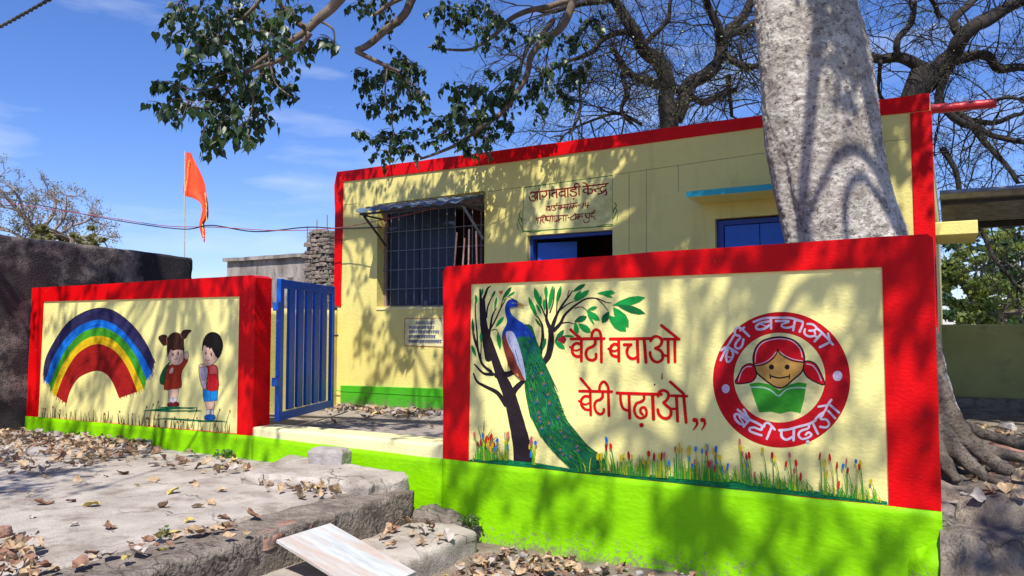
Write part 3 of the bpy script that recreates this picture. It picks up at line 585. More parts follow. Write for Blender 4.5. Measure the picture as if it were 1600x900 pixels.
st(a3, 42, (150,293),(625,302)); st(a3, 40, (165,105),(310,275)); st(a3, 42, (308,300),(315,645)); st(a3, 40, (285,375),(222,372),(176,422),(180,500),(230,560),(300,572)); st(a3, 28, (180,470),(235,492),(290,470)); st(a3, 32, (140,440),(175,455))
st(a3, 40, (490,320),(490,380),(450,420),(400,440),(370,500),(392,590),(450,635),(500,612),(510,562)); st(a3, 44, (575,310),(585,655)); st(a3, 40, (445,290),(450,215),(490,158),(530,165),(568,225),(580,290))
st(a3, 44, (705,322),(1232,338),(1360,342)); st(a3, 42, (755,330),(760,440),(790,540),(850,578),(890,575)); st(a3, 46, (882,340),(892,695))
st(a3, 40, (1100,350),(1105,410),(1060,450),(990,480),(960,570),(990,660),(1060,695),(1130,660),(1142,592),(1110,535),(1060,548),(1052,600),(1085,640)); P.disc(a3((1067,797))[0], 3.6, RED)
st(a4, 50, (283,300),(298,660)); st(a4, 44, (365,320),(382,262),(440,237),(500,260),(520,320),(490,380),(445,415)); st(a4, 44, (445,417),(500,470),(552,520),(548,610),(490,652),(420,632),(375,580),(360,520)); st(a4, 38, (550,510),(640,510))
st(a4, 42, (560,315),(790,322)); st(a4, 46, (635,330),(655,690)); st(a4, 46, (745,340),(780,710)); st(a4, 42, (545,110),(745,290))
for dx in (0, 115): P.disc(a4((905 + dx, 675))[0], 3.5, RED); P.stroke(a4((930 + dx, 670), (940 + dx, 740), (885 + dx + (10 if dx else 0), 822)), [4.6, 3.8, 1.6], RED)
for q in ((40,345),(75,362),(112,350),(105,310),(75,330)): P.disc(a1(q)[0], 2.3, (0.30, 0.01, 0.02))
P.stroke(a4((424, -20), (422, 65)), [1, 2.4], (.45, .12, .03)); P.disc(a4((315, 148))[0], 1.2, BLK)
P.build('slogan_lettering', rw, 'two lines of hand painted red Hindi slogan lettering')
# emblem
P.l = 0.0006
e = Z(1090, 470, 3.75)
def ew(w): return w / 3.75
P.disc(e((492, 463))[0], 402 / 3.75, (0.55, 0.006, 0.012), 398 / 3.75, n=72); P.disc(e((480, 450))[0], 268 / 3.75, (0.78, 0.70, 0.30), 263 / 3.75, n=60)
P.disc(e((165, 515))[0], 6.2, WHT, 7); P.disc(e((820, 440))[0], 7.4, WHT, 8)
book = e((303,485),(360,478),(420,490),(480,528),(540,490),(590,477),(640,485),(623,580),(603,658),(540,648),(482,662),(430,650),(362,655),(330,570))
P.poly(book, (0.045, 0.33, 0.025)); P.stroke(e((312,507),(380,507),(430,525),(475,557),(520,520),(580,508),(635,512)), 2.2, (.45, .62, .42)); P.poly(e((465,512),(495,512),(480,528)), (.75, .68, .3))
for tl in (((335,385),(305,368),(268,385),(243,430),(222,482),(280,482),(325,468),(345,430)), ((622,362),(650,353),(690,370),(718,415),(745,490),(690,475),(642,445),(620,405))):
    q = catmull(e(*tl), 4, True); P.poly(q, (.62, .006, .012)); P.stroke(list(q) + [q[0]], ew(8), BLK, 1)
P.stroke(e((240,470),(258,415),(285,388),(315,385)), ew(5), WHT); P.stroke(e((640,370),(675,380),(705,420),(725,468)), ew(6), WHT)
face = e((470,285),(500,322),(555,350),(622,360),(612,415),(560,462),(512,502),(475,510),(438,495),(378,450),(345,418),(333,380),(390,370),(440,335))
P.poly(face, (0.56, 0.30, 0.07), 3)
hair = e((330,380),(326,330),(345,270),(390,228),(480,212),(560,228),(605,272),(625,320),(624,362),(560,350),(510,325),(470,285),(440,340),(390,370))
P.poly(hair, (.62, .006, .012))
P.stroke(e((333,380),(345,418),(378,450),(438,495),(475,510),(512,502),(560,462),(612,415),(624,360)), ew(9), BLK)
P.stroke(e((330,380),(326,330),(345,270),(390,230),(480,212),(560,230),(605,272),(625,320),(624,362)), ew(9), BLK)
P.stroke(e((328,382),(390,372),(440,340),(462,310),(470,280)), ew(7), BLK); P.stroke(e((470,280),(480,305),(512,330),(560,352),(626,362)), ew(7), BLK)
P.stroke(e((338,360),(342,310),(362,265),(405,235),(480,222),(550,235),(598,278),(614,330)), ew(5), WHT); P.stroke(e((338,376),(395,360),(435,330),(460,300)), ew(4), WHT); P.stroke(e((482,298),(515,322),(560,342),(615,352)), ew(4), WHT)
for q in ((433, 388), (525, 388)): P.disc(e(q)[0], 4, BLK)
P.stroke(e((427,440),(455,448),(485,452),(538,442)), ew(9), BLK); P.stroke(e((424,430),(427,455)), ew(7), BLK); P.stroke(e((538,430),(538,455)), ew(7), BLK)
P.build('round_emblem', rw, 'red ring emblem of a girl with pigtails reading a green book')
b5, b6, b7, b8 = Z(1110, 480, 9), Z(1210, 480, 9), Z(1130, 600, 9), Z(1220, 600, 9)
def sw(z, w, *pts): P.stroke(z(*pts), w / 9, WHT, 4)
sw(b5,34,(155,605),(235,562),(380,640)); sw(b5,30,(225,575),(145,745)); sw(b5,32,(245,600),(222,700),(242,770),(290,740),(322,660),(298,615)); sw(b5,20,(245,700),(310,705)); sw(b5,32,(240,550),(330,400))
sw(b5,34,(338,335),(372,292),(430,300),(545,405)); sw(b5,30,(475,285),(420,325)); sw(b5,32,(340,335),(355,388),(402,402),(418,430),(362,500),(352,560),(402,582),(450,530),(465,452))
sw(b5,32,(610,207),(740,160),(860,150),(1100,150),(1200,170),(1300,205)); sw(b5,34,(850,160),(855,300)); sw(b5,34,(820,200),(705,222),(642,272),(672,312),(760,300),(828,255)); sw(b5,18,(700,235),(790,270))
sw(b6,30,(20,195),(210,195),(110,240),(112,275),(180,290),(262,272)); sw(b6,32,(290,180),(265,325)); sw(b6,32,(290,180),(400,215),(355,345))
sw(b6,30,(465,235),(540,242),(592,292),(560,325),(490,330)); sw(b6,30,(560,330),(572,395),(490,412),(425,372),(430,310)); sw(b6,28,(560,405),(610,420)); sw(b6,34,(650,385),(568,480)); sw(b6,32,(600,300),(650,340),(740,430),(820,525)); sw(b6,34,(765,500),(640,562)); sw(b6,30,(755,370),(790,500))
sw(b7,30,(205,360),(350,480)); sw(b7,34,(290,360),(370,490),(460,540),(560,595)); sw(b7,34,(340,520),(225,430),(165,432),(172,490),(230,552),(290,575)); sw(b7,22,(225,460),(285,550)); sw(b7,34,(370,500),(290,600))
sw(b7,32,(545,595),(535,645),(440,612),(372,625),(395,672),(540,722)); sw(b7,32,(575,600),(588,560),(640,548),(725,640)); sw(b7,34,(685,600),(615,770))
sw(b8,34,(-20,650),(100,640),(250,600),(400,560),(490,510)); sw(b8,34,(10,660),(15,740),(80,782),(170,740)); sw(b8,36,(185,640),(180,790)); sw(b8,32,(400,575),(385,622),(282,660),(250,720),(300,772),(390,752),(432,712),(392,680),(352,712)); P.disc(b8((380,812))[0], 2.8, WHT)
sw(b8,34,(450,550),(522,700)); sw(b8,32,(490,490),(560,420),(600,412),(560,490),(640,500),(682,560),(640,610),(555,600)); sw(b8,32,(490,490),(620,380),(650,310),(712,222)); sw(b8,32,(670,380),(765,482)); sw(b8,32,(700,300),(820,402)); sw(b8,28,(530,320),(645,298))
P.build('emblem_lettering', rw, 'pale lilac Hindi lettering round the red ring')
# rebars left standing in the pillar
for i, (x0, y0, x1, y1) in enumerate(((710, 416, 714, 363), (723, 416, 726, 372), (732, 416, 733, 358), (745, 416, 744, 361))):
    mb = MB(); mb.tube([atY(x0, y0, 5.62), atY((x0+x1)/2, (y0+y1)/2, 5.63), atY(x1, y1, 5.62)], .0075, 8); mb.build('reinforcing_bar', M['rust'], rw)

# ================================================================== LEFT MURAL WALL
lw = thing('mural_wall', 'red framed cream boundary wall painted with a rainbow and two cartoon children', 'wall', (-8.3, 5.6, 0))
outer = [Vector((XLL - .01, YW, zof(40, 650))), Vector((XLL, YW, zof(50, 450))), Vector((XLR - .03, YW, zof(392, 430))), Vector((XLR, YW, zof(397, 434))), Vector((XLR, YW, zof(397, 668))), A(396, 668), A(394, 681)]
outer = [A(41, 650), A(50, 450), A(392, 430), Vector((XLR, YW, zof(397, 434))), Vector((XLR, YW, zof(394, 681)))]
inner = [A(370, 678), A(374, 463), A(67, 471), A(58, 653)]
mb = MB(); mb.prism([[*wob(outer, step=.15, amp=.006), *inner]], YW, 5.72); mb.build('red_border', M['red'], lw, bevel=0.014)
mb = MB(); mb.prism([[A(45, 652), A(53, 455), A(390, 436), Vector((XLR - .015, 0, zof(393, 684)))]], YP, 5.705); mb.build('cream_panel', M['cream'], lw)
green_base('green_base', A(40, 650).x - .02, XLR - .002, zof(40, 650), zof(394, 681), .1, .1, YW - .004, 0.02, lw)
P = Paint(YP)
l = Z(40, 440, 3.75)
arcs = [((105,540),(120,450),(170,350),(240,250),(330,185),(420,156),(500,165),(570,205),(640,270),(705,360),(757,470)),
        ((115,580),(160,450),(220,350),(300,270),(400,226),(480,233),(560,280),(640,370),(695,450),(738,535)),
        ((142,600),(190,480),(250,380),(330,300),(430,268),(500,285),(570,335),(645,430),(708,572)),
        ((155,640),(200,520),(270,410),(350,338),(430,318),(500,335),(565,390),(625,480),(688,622)),
        ((180,670),(225,550),(290,440),(360,384),(430,366),(500,390),(555,440),(605,520),(655,645)),
        ((240,715),(262,640),(305,570),(365,535),(420,523),(470,540),(510,590),(548,682))]
cols = [(0.035, 0.03, 0.10), (0.01, 0.17, 0.66), (0.06, 0.33, 0.02), (0.72, 0.46, 0.01), (0.34, 0.012, 0.01)]
for i, c in enumerate(cols):
    a_, b_ = catmull(l(*arcs[i]), 6), catmull(l(*arcs[i+1]), 6); P.poly(list(a_) + list(b_)[::-1], c)
    for e0, e1 in ((a_[0], b_[0]), (a_[-1], b_[-1])):
        for k in range(6):
            f = (k + .5) / 6; q = np.array(e0) * (1-f) + np.array(e1) * f; d = 1 if e0 is a_[-1] else -1
            P.stroke([q + (-2*d, -6), q + (rnd.uniform(.5, 2.5)*d, rnd.uniform(2, 7))], [2.4, .4], c, cap=False)
    for k in range(16):   # brush streaks following the arc
        f = rnd.uniform(.1, .9); n_ = min(len(a_), len(b_)); i0 = rnd.randrange(0, n_ - 8); pts = [np.array(a_[j])*(1-f)+np.array(b_[j])*f for j in range(i0, i0 + 8)]
        P.stroke(pts, [.3, 1.0, .3], mul(c, rnd.choice([.6, 1.35])), 1, cap=False)
P.stroke(catmull(l(*arcs[0]), 6), 1.0, (.02, .015, .03), 1)
P.build('painted_rainbow', lw)
g = Z(220, 470, 4.5); SK, SK2, HR, OL = (0.74, 0.47, 0.33), (0.50, 0.25, 0.16), (0.055, 0.02, 0.012), (0.03, 0.012, 0.01)
def q_(pts, c, s=3, ol=None):
    pp = catmull(g(*pts), s, True) if s else g(*pts); P.poly(pp, c)
    if ol: P.stroke(list(pp) + [pp[0]], ol, OL, 1)
for pts, w in (([(20,775),(120,765),(250,755),(400,752)],[.6,4,1]), ([(60,770),(200,775),(420,772)],[.6,3,.8]), ([(120,750),(240,748),(380,762)],[.6,2.4,.6]), ([(330,782),(390,775),(430,775)],[.5,2,.5]), ([(90,832),(200,830),(330,838),(560,850)],[.6,2.4,3,.6]), ([(400,850),(520,846),(600,850)],[.6,3,.6])): P.stroke(g(*pts), w, (.005, .17, .06))
P.stroke(g((125,745),(135,735)), .8, (.005, .17, .06))
q_([(205,430),(160,480),(135,540),(138,580),(160,590),(185,575),(180,500)], (.012,.13,.035), 3, .5)
q_([(192,620),(268,615),(262,682),(196,682)], SK, 0, .5); q_([(196,682),(226,682),(224,715),(198,715)], (.55,.52,.60), 0, .5); q_([(230,682),(258,682),(252,712),(230,714)], (.55,.52,.60), 0, .5)
q_([(190,722),(215,712),(228,722),(228,742),(192,742)], (.17,.01,.02), 2, .5); q_([(230,718),(250,708),(268,722),(266,740),(230,740)], (.17,.01,.02), 2, .5)
q_([(200,455),(240,445),(285,425),(312,395),(332,412),(325,435),(292,490),(284,540),(286,608),(225,620),(165,625),(172,560),(180,500)], (.42,.035,.012), 2, .6)
q_([(308,385),(315,360),(330,358),(338,385),(328,412),(312,408)], SK, 2, .5)
q_([(200,500),(215,470),(232,472),(228,505),(212,515)], SK, 2, .5); P.stroke(g((178,545),(205,525),(222,500)), .7, OL)
q_([(186,300),(190,260),(225,225),(265,225),(300,255),(305,310),(305,380),(280,400),(200,400),(186,360)], HR, 3)
q_([(125,258),(150,240),(180,242),(190,270),(188,300),(165,315),(142,292)], HR, 3, .5); q_([(280,250),(295,212),(325,203),(358,210),(335,232),(318,262),(295,268)], HR, 3, .5)
P.stroke(g((183,262),(186,300)), 1.6, (.35,.10,.05)); P.stroke(g((280,235),(292,262)), 1.6, (.35,.10,.05))
q_([(196,375),(205,340),(222,345),(262,335),(296,340),(302,380),(300,420),(275,448),(240,452),(208,432),(196,405)], SK, 3, .5)
q_([(196,375),(200,325),(240,315),(290,325),(300,350),(262,342),(228,352),(214,335),(205,360)], HR, 0)
P.disc(g((228,378))[0], 1.1, OL, 2.8); P.disc(g((265,370))[0], 1.1, OL, 2.8); P.stroke(g((232,405),(248,414),(262,402)), .7, OL); P.disc(g((244,388))[0], .5, SK2)
P.stroke(g((190,395),(186,385)), 2, SK)
P.build('painted_girl', lw, 'cartoon girl with pigtails in an orange red dress waving one hand')
q_([(452,705),(522,702),(516,765),(462,768)], SK, 0, .5); q_([(462,765),(488,765),(487,803),(466,806)], (.60,.60,.66), 0, .5); q_([(492,765),(515,765),(513,800),(494,803)], (.60,.60,.66), 0, .5); P.stroke(g((462,765),(516,764)), .7, OL)
q_([(450,832),(455,805),(485,800),(520,803),(524,832),(490,842)], (.01,.11,.38), 2, .6)
q_([(440,625),(545,628),(538,700),(495,706),(448,708),(440,670)], (.012,.24,.62), 0, .7); P.stroke(g((490,630),(492,705)), .6, OL)
q_([(466,462),(515,450),(540,470),(547,540),(544,628),(466,626),(470,560)], (.52,.012,.018), 2, .6); q_([(485,460),(520,455),(540,478),(541,515),(487,517)], (.62,.10,.08), 0); P.stroke(g((470,517),(545,515)), .7, OL); P.stroke(g((490,517),(491,625)), .6, OL)
q_([(412,462),(440,455),(470,470),(474,510),(462,560),(462,618),(438,612),(420,560),(412,510)], (.50,.44,.50), 2, .6); P.stroke(g((425,500),(442,560),(470,505)), .6, OL); P.stroke(g((410,470),(414,530),(440,620)), .9, (.30,.03,.02))
q_([(408,455),(425,442),(445,446),(470,452),(462,462),(425,468),(412,468)], SK, 2, .6)
q_([(433,340),(440,280),(470,232),(515,219),(555,240),(578,290),(576,340),(555,395),(530,405),(470,380),(436,350)], (.012,.01,.008), 3)
q_([(440,330),(452,310),(470,330),(482,315),(498,325),(506,345),(520,370),(540,400),(535,415),(505,448),(470,458),(446,438),(440,395)], SK, 2, .5)
q_([(470,310),(500,300),(535,330),(545,390),(530,395),(515,360),(500,330),(484,340)], (.012,.01,.008), 0)
P.disc(g((460,368))[0], 1.1, OL, 2.8); P.disc(g((498,378))[0], 1.1, OL, 2.8); P.stroke(g((458,412),(470,424),(486,416)), .9, (.25,.02,.02)); P.disc(g((476,396))[0], .5, SK2); P.stroke(g((452,352),(465,348)), .5, OL); P.stroke(g((490,360),(506,362)), .5, OL)
P.build('painted_boy', lw, 'cartoon boy in a red waistcoat and blue shorts')
for i in range(125):
    x = rnd.uniform(62, 366); y = np.interp(x, [58, 370], [653, 678]) - 1; h = rnd.uniform(7, 20)
    P.stroke([(x, y), (x + rnd.uniform(-3, 3), y - h)], [.7, .25], rnd.choice([(.02, .05, .012), (.03, .10, .02), (.10, .16, .03), (.04, .03, .02)]), cap=False)
    if rnd.random() < .16: P.disc((x + rnd.uniform(-2, 2), y - h), .9, (.22, .02, .02), 1.7, n=8)
for x, y in ((300, 640), (336, 640), (352, 642), (240, 628), (232, 632), (222, 636)): P.stroke([(x, 668), (x + 4, y + 12), (x + 8, y)], [.8, .4], (.03, .03, .02)); P.disc((x + 8, y), .9, (.1, .02, .02), 1.8, n=8)
P.build('painted_grass', lw)

# ================================================================== GATE THRESHOLD AND LEAVES
th = thing('gate_threshold', 'cream painted raised threshold with a lime green base between the two mural walls', 'threshold', (-5, 5.6, 0))
mb = MB(); rough_block(mb, [(XLR + .003, YW - .004), (XRL - .003, YW - .004), (XRL - .003, 5.86), (XLR + .003, 5.80)], zof(691, 717) - .015, 0.752, res=.03, amp=.004, edge=.012, seed=41); mb.build('sill', M['sill'], th, smooth=True)
green_base('green_base', XLR - .001, XRL - .006, zof(394, 681), zof(691, 717), -.2, -.2, YW - .012, 0.04, th, back=.2)
def gate_leaf(label, H, d, L=1.54, z0=0.775, z1=2.29):
    d = Vector((d[0], d[1], 0)).normalized(); n_ = Vector((-d.y, d.x, 0)); t = thing('gate_leaf', label, 'gate', (H[0], H[1], z0), 'blue gate leaves')
    def bar(a, za, b, zb, w, th_, name):
        mb = MB(); pts = []
        for s_, z in ((a, za), (b, za), (b, zb), (a, zb)):
            for k in (-th_/2, th_/2): p = Vector((H[0], H[1], 0)) + d * s_ + n_ * k; pts.append((p.x, p.y, z))
        mb.add(pts, [(0,2,4,6),(1,7,5,3),(0,1,3,2),(2,3,5,4),(4,5,7,6),(6,7,1,0)]); return mb.build(name, M['blue'], t, bevel=.004)
    bar(.0, z0, .09, z1, 0, .05, 'hinge_stile'); bar(L - .075, z0 + .0, L, z1, 0, .05, 'latch_stile')
    bar(.091, z1 - .10, L - .076, z1 - .004, 0, .044, 'top_rail'); bar(.091, z0 + .004, L - .076, z0 + .09, 0, .044, 'bottom_rail')
    for i in range(5):
        c = .09 + (L - .165) * (i + 1) / 6; bar(c - .074, z0 + .1005, c + .074, z1 - .1005, 0, .035, 'gate_bar')
    for z in (z0 + .42, z1 - .30): bar(-.07, z - .045, -.001, z + .045, 0, .06, 'hinge')
    mb = MB(); q = Vector((H[0], H[1], 0)) + d * (L - .04); mb.tube([(q.x, q.y, z1 - .62), (q.x + n_.x * -.07 + d.x*.05, q.y + n_.y * -.07 + d.y*.05, z1 - .62)], .012, 8); mb.build('latch_bolt', M['iron'], t)
gate_leaf('blue steel barred gate leaf standing open beside the rainbow wall', (XLR + .045, 5.775), (-.373, .939))
gate_leaf('blue steel gate leaf seen edge on behind the pillar of the peacock wall', (XRL - .055, 5.80), (-.515, .857))

# ================================================================== ANGANWADI BUILDING
bd = thing('village_centre_building', 'single storey yellow building with red parapet, barred window and blue doors behind the mural walls', 'building', (-3.9, 8.5, ZC))
B = lambda x, y: atY(x, y, YB)
XBL, XBR = B(530, 268).x, B(1453, 147).x
zTL, zTR = B(530, 268).z, B(1453, 147).z
win = [B(590, 319), B(757, 298), B(757, 479), B(590, 479)]
win[3].x = win[0].x; win[2].x = win[1].x
door = [B(824, 368), B(957, 356)]; zfl = ZC + .02
door = [Vector((door[0].x, 0, door[0].z)), Vector((door[1].x, 0, door[0].z - .0)), Vector((door[1].x, 0, zfl)), Vector((door[0].x, 0, zfl))]
w2 = [B(1117, 342), B(1240, 330)]; w2 = [Vector((w2[0].x, 0, w2[0].z)), Vector((w2[1].x, 0, w2[0].z)), Vector((w2[1].x, 0, 1.75)), Vector((w2[0].x, 0, 1.75))]
mb = MB(); mb.prism([[(XBL, 0, .3), (XBL, 0, zTL - .01), (XBR, 0, zTR - .01), (XBR, 0, .3)], win, [door[0], door[1], door[2], door[3]], w2], YB, YB + .24)
mb.build('front_wall', M['ycream'], bd)
YE = 14.0
mb = MB(); mb.box((XBR - .24, YB + .241, .3), (XBR - .003, YE, zTR - .35)); mb.build('side_wall', M['ycream'], bd)
mb = MB(); mb.box((XBL + .003, YB + .241, .3), (XBL + .24, YE, zTL - .35)); mb.build('side_wall', M['ycream'], bd)
mb = MB(); mb.box((XBL + .245, YE - .24, .3), (XBR - .245, YE, zTL - .35)); mb.build('back_wall', M['ycream'], bd)
mb = MB(); mb.box((XBL - .0, YB + .245, zTL - .62), (XBR + .0, YE + .1, zTL - .50)); mb.build('roof_slab', M['ruin'], bd)
mb = MB(); mb.box((XBL + .25, YB + .25, ZC + .0), (XBR - .25, YE - .25, ZC + .04)); mb.box((XBL + .25, 11.0, ZC + .05), (XBR - .25, 11.1, zTL - .63)); mb.build('interior_floor_and_partition', M['interior'], bd)
# parapet band and edge columns
band = [B(523, 270), B(530, 266), B(1440, 146.5), B(1453, 146), B(1466, 152)][:]
mb = MB(); mb.prism([wob([B(537, 284), B(527, 269), B(1452, 146), B(1452, 172), B(1422, 176), B(1187, 200), B(800, 253)], step=.3, amp=.006)], YB - .018, YB + .30); mb.build('red_parapet_band', M['red'], bd, bevel=.008)
xr = XBR + .012
mb = MB(); mb.prism([[(B(1422, 177).x, 0, B(1422, 177).z), (xr, 0, B(1452, 173).z), (xr, 0, .5), (B(1428, 300).x, 0, .5)]], YB - .017, YB + .012); mb.build('red_edge_column', M['red'], bd, bevel=.008)
mb = MB(); mb.prism([wob([B(527, 269), B(537, 285), B(533, 480), B(524, 478), B(522, 460), B(524, 330), B(523, 290)], step=.2, amp=.008)], YB - .016, YB + .5); mb.build('red_edge_column', M['red'], bd, bevel=.01)
# skirting
mb = MB(); mb.prism([[B(535, 602), B(690, 607), (XBR, 0, B(690, 607).z), (XBR, 0, .4), B(535, 690)]], YB - .045, YB - .001); mb.build('green_skirting', M['dgreen'], bd, bevel=.006)
mb = MB(); mb.box((XBL, YB - .052, B(535, 611).z), (XBR, YB - .0455, B(535, 611).z + .012)); mb.build('skirting_ledge', M['dgreen'], bd)
# barred window
wf = MB(); x0, x1, z0, z1 = win[0].x, win[1].x, win[2].z, max(win[0].z, win[1].z)
y_ = YB + .15
wf.box((x0, y_, z0), (x0 + .045, y_ + .04, z1)); wf.box((x1 - .045, y_, z0), (x1, y_ + .04, z1)); wf.box((x0 + .046, y_, z0), (x1 - .046, y_ + .04, z0 + .04)); wf.box((x0 + .046, y_, z1 - .12), (x1 - .046, y_ + .04, z1 - .08))
wo = wf.build('window_frame', M['rust'], bd)
gm = MB(); nvb = 13
for i in range(1, nvb):
    x = x0 + (x1 - x0) * i / nvb; gm.tube([(x, y_ - .012, z0 + .01), (x, y_ - .012, z1 - .02)], .0065, 5)
for k in range(1, 7):
    z = z0 + .27 * k
    if z < z1 - .02: gm.tube([(x0, y_ - .024, z), (x1, y_ - .024, z)], .006, 5)
gm.build('window_grille', M['grille'], bd)
mb = MB(); xs = B(697, 400).x; 
for a_, b_ in ((x0 + .05, (x0 + xs) / 2 - .005), ((x0 + xs) / 2 + .005, xs)): mb.box((a_, y_ + .05, z0 + .02), (b_, y_ + .08, z1 - .05))
mb.build('dark_shutter', noisy('navy_shutter', (.012, .02, .045), (.02, .032, .065), rough=.5), bd)
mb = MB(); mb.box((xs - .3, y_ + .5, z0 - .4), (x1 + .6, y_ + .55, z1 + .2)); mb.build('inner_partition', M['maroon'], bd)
mb = MB(); mb.box((x0 - .0, YB - .012, z0 - .02), (x1 + .0, YB + .149, z0 + .002)); mb.build('window_sill', M['sill'], bd)
# awning over it
aw0, aw1 = B(599, 322), B(757, 300); zb_, zf_ = aw0.z + .02, aw0.z - .14; xa0, xa1, yf = aw0.x - .03, aw1.x + .02, 7.76
mb = MB(); nx, ny = 60, 10; vs = []
for j in range(ny + 1):
    for i in range(nx + 1):
        u, v = i / nx, j / ny; x = xa0 + (xa1 - xa0) * u + .02 * nz(0, v, 8, 1); y = yf + (YB - .005 - yf) * v + (.02 * noise.noise(Vector((u * 7, 0, 0))) if j == 0 else 0)
        z = zf_ + (zb_ - zf_) * v + .016 * math.cos(u * 2 * math.pi * 8) + (-.010 if (j % 3 == 0) else .004) + .02 * noise.noise(Vector((u * 3, v * 2, 4)))
        vs.append((x, y, z))
n0 = len(vs); vs += [(a, b, c - .012) for a, b, c in vs]; fs = []
for j in range(ny):
    for i in range(nx):
        q = (j*(nx+1)+i, j*(nx+1)+i+1, (j+1)*(nx+1)+i+1, (j+1)*(nx+1)+i); fs.append(q); fs.append(tuple(k + n0 for k in q[::-1]))
for i in range(nx): fs.append((i, i+1, i+1+n0, i+n0)); b_ = ny*(nx+1); fs.append((b_+i+1, b_+i, b_+i+n0, b_+i+1+n0))
for j in range(ny): a_ = j*(nx+1); fs.append((a_, a_+nx+1, a_+nx+1+n0, a_+n0)); a_ += nx; fs.append((a_, a_+nx+1, a_+nx+1+n0, a_+n0))
mb.add(vs, fs); aw = mb.build('window_awning', M['bluetin'], bd, smooth=True)
mb = MB(); mb.tube([(xa0 + .05, yf + .04, zf_ - .045), (xa1 - .02, yf + .04, zf_ - .045)], .016, 6)
for x in (xa0 + .07, xa1 - .03): mb.tube([(x, yf + .05, zf_ - .05), (x, YB - .01, zf_ + .02 - .08)], .014, 6)
mb.build('awning_frame', M['iron'], aw)
for x in (xa0 + .08, xa1 - .04):
    mb = MB(); mb.tube([(x, yf + .06, zf_ - .05), (x, YB - .002, zf_ - .42)], .017, 6); mb.build('awning_bracket', M['iron'] if x < -6 else M['grille'], aw)
# doorway
xd0, xd1, zd = door[0].x, door[1].x, door[0].z
mb = MB(); y_ = YB + .07
mb.box((xd0, y_, zfl), (xd0 + .045, y_ + .08, zd)); mb.box((xd1 - .035, y_, zfl), (xd1, y_ + .08, zd)); mb.box((xd0 + .046, y_, zd - .045), (xd1 - .036, y_ + .08, zd)); mb.build('door_frame', M['dblue'], bd, bevel=.004)  # shade on the frame is put into its darker blue
mb = MB(); mb.add([(xd0 + .06, y_ + .09, zfl + .02), (xd0 + .50, y_ + .32, zfl + .02), (xd0 + .50, y_ + .32, zd - .06), (xd0 + .06, y_ + .09, zd - .08), (xd0 + .04, y_ + .12, zfl + .02), (xd0 + .48, y_ + .35, zfl + .02), (xd0 + .48, y_ + .35, zd - .06), (xd0 + .04, y_ + .12, zd - .08)], [(0,1,2,3),(4,7,6,5),(0,4,5,1),(1,5,6,2),(2,6,7,3),(3,7,4,0)]); mb.build('door_leaf', M['blue'], bd, bevel=.003)
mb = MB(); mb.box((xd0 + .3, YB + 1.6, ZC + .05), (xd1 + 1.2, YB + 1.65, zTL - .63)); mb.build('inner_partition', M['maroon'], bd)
# second window with closed shutter, sunshade
xw0, xw1, zw0, zw1 = w2[0].x, w2[1].x, w2[2].z, w2[0].z
mb = MB(); y_ = YB + .05
mb.box((xw0 + .03, y_, zw0), (xw0 + .08, y_ + .06, zw1 - .02)); mb.box((xw1 - .05, y_, zw0), (xw1, y_ + .06, zw1 - .02)); mb.box((xw0 + .081, y_, zw1 - .07), (xw1 - .051, y_ + .06, zw1 - .02)); mb.box((xw0, y_ + .01, zw0), (xw0 + .03, y_ + .2, zw1)); mb.build('window_frame', M['dblue'], bd)
mb = MB(); xm = (xw0 + xw1) / 2 + .05
mb.box((xw0 + .085, y_ + .02, zw0), (xm - .004, y_ + .055, zw1 - .075)); mb.box((xm + .004, y_ + .02, zw0), (xw1 - .055, y_ + .055, zw1 - .075)); mb.build('window_shutter', M['blue'], bd, bevel=.003)
mb = MB(); mb.box((xw0 + .0, y_ + .1, zw0), (xw1, y_ + .12, zw1)); mb.build('window_backing', M['dblue'], bd)
c0, c1 = B(1088, 322), B(1240, 305)
ysh = YB - .50; px = atY(1073, 300, ysh); zt_ = px.z; zb2 = atY(1073, 309, ysh).z
mb = MB(); mb.box((px.x, ysh, zb2), (xw1 + .3, YB - .002, zt_)); sh = mb.build('sunshade_slab', M['ycream'], bd, bevel=.006)
mb = MB(); mb.box((px.x - .004, ysh - .005, zb2 + .004), (xw1 + .304, ysh - .0005, zt_ + .004)); mb.box((px.x - .0045, ysh - .0005, zb2 + .004), (px.x - .0005, YB - .01, zt_ + .004)); mb.build('teal_fascia', M['teal'], sh)
# side sunshade and red drain pipe
q = atY(1467, 352, 8.85); q2 = atY(1528, 352, 8.85)
mb = MB(); mb.box((XBR + .001, 8.85, atY(1500, 366, 8.85).z), (q2.x, 9.8, atY(1500, 345, 8.85).z)); mb.build('side_sunshade', M['ycream'], bd, bevel=.008)
a_, b_ = atY(1453, 171, YB + .16), atY(1557, 161, YB + .16); mb = MB(); mb.tube([(XBR - .02, YB + .16, a_.z), (b_.x, YB + .16, b_.z)], .045, 18, cap=False); mb.tube([(b_.x - .01, YB + .16, b_.z), (b_.x + .0, YB + .16, b_.z)], [.045, .034], 18); mb.build('roof_drain_pipe', M['pvcred'], bd, smooth=True)
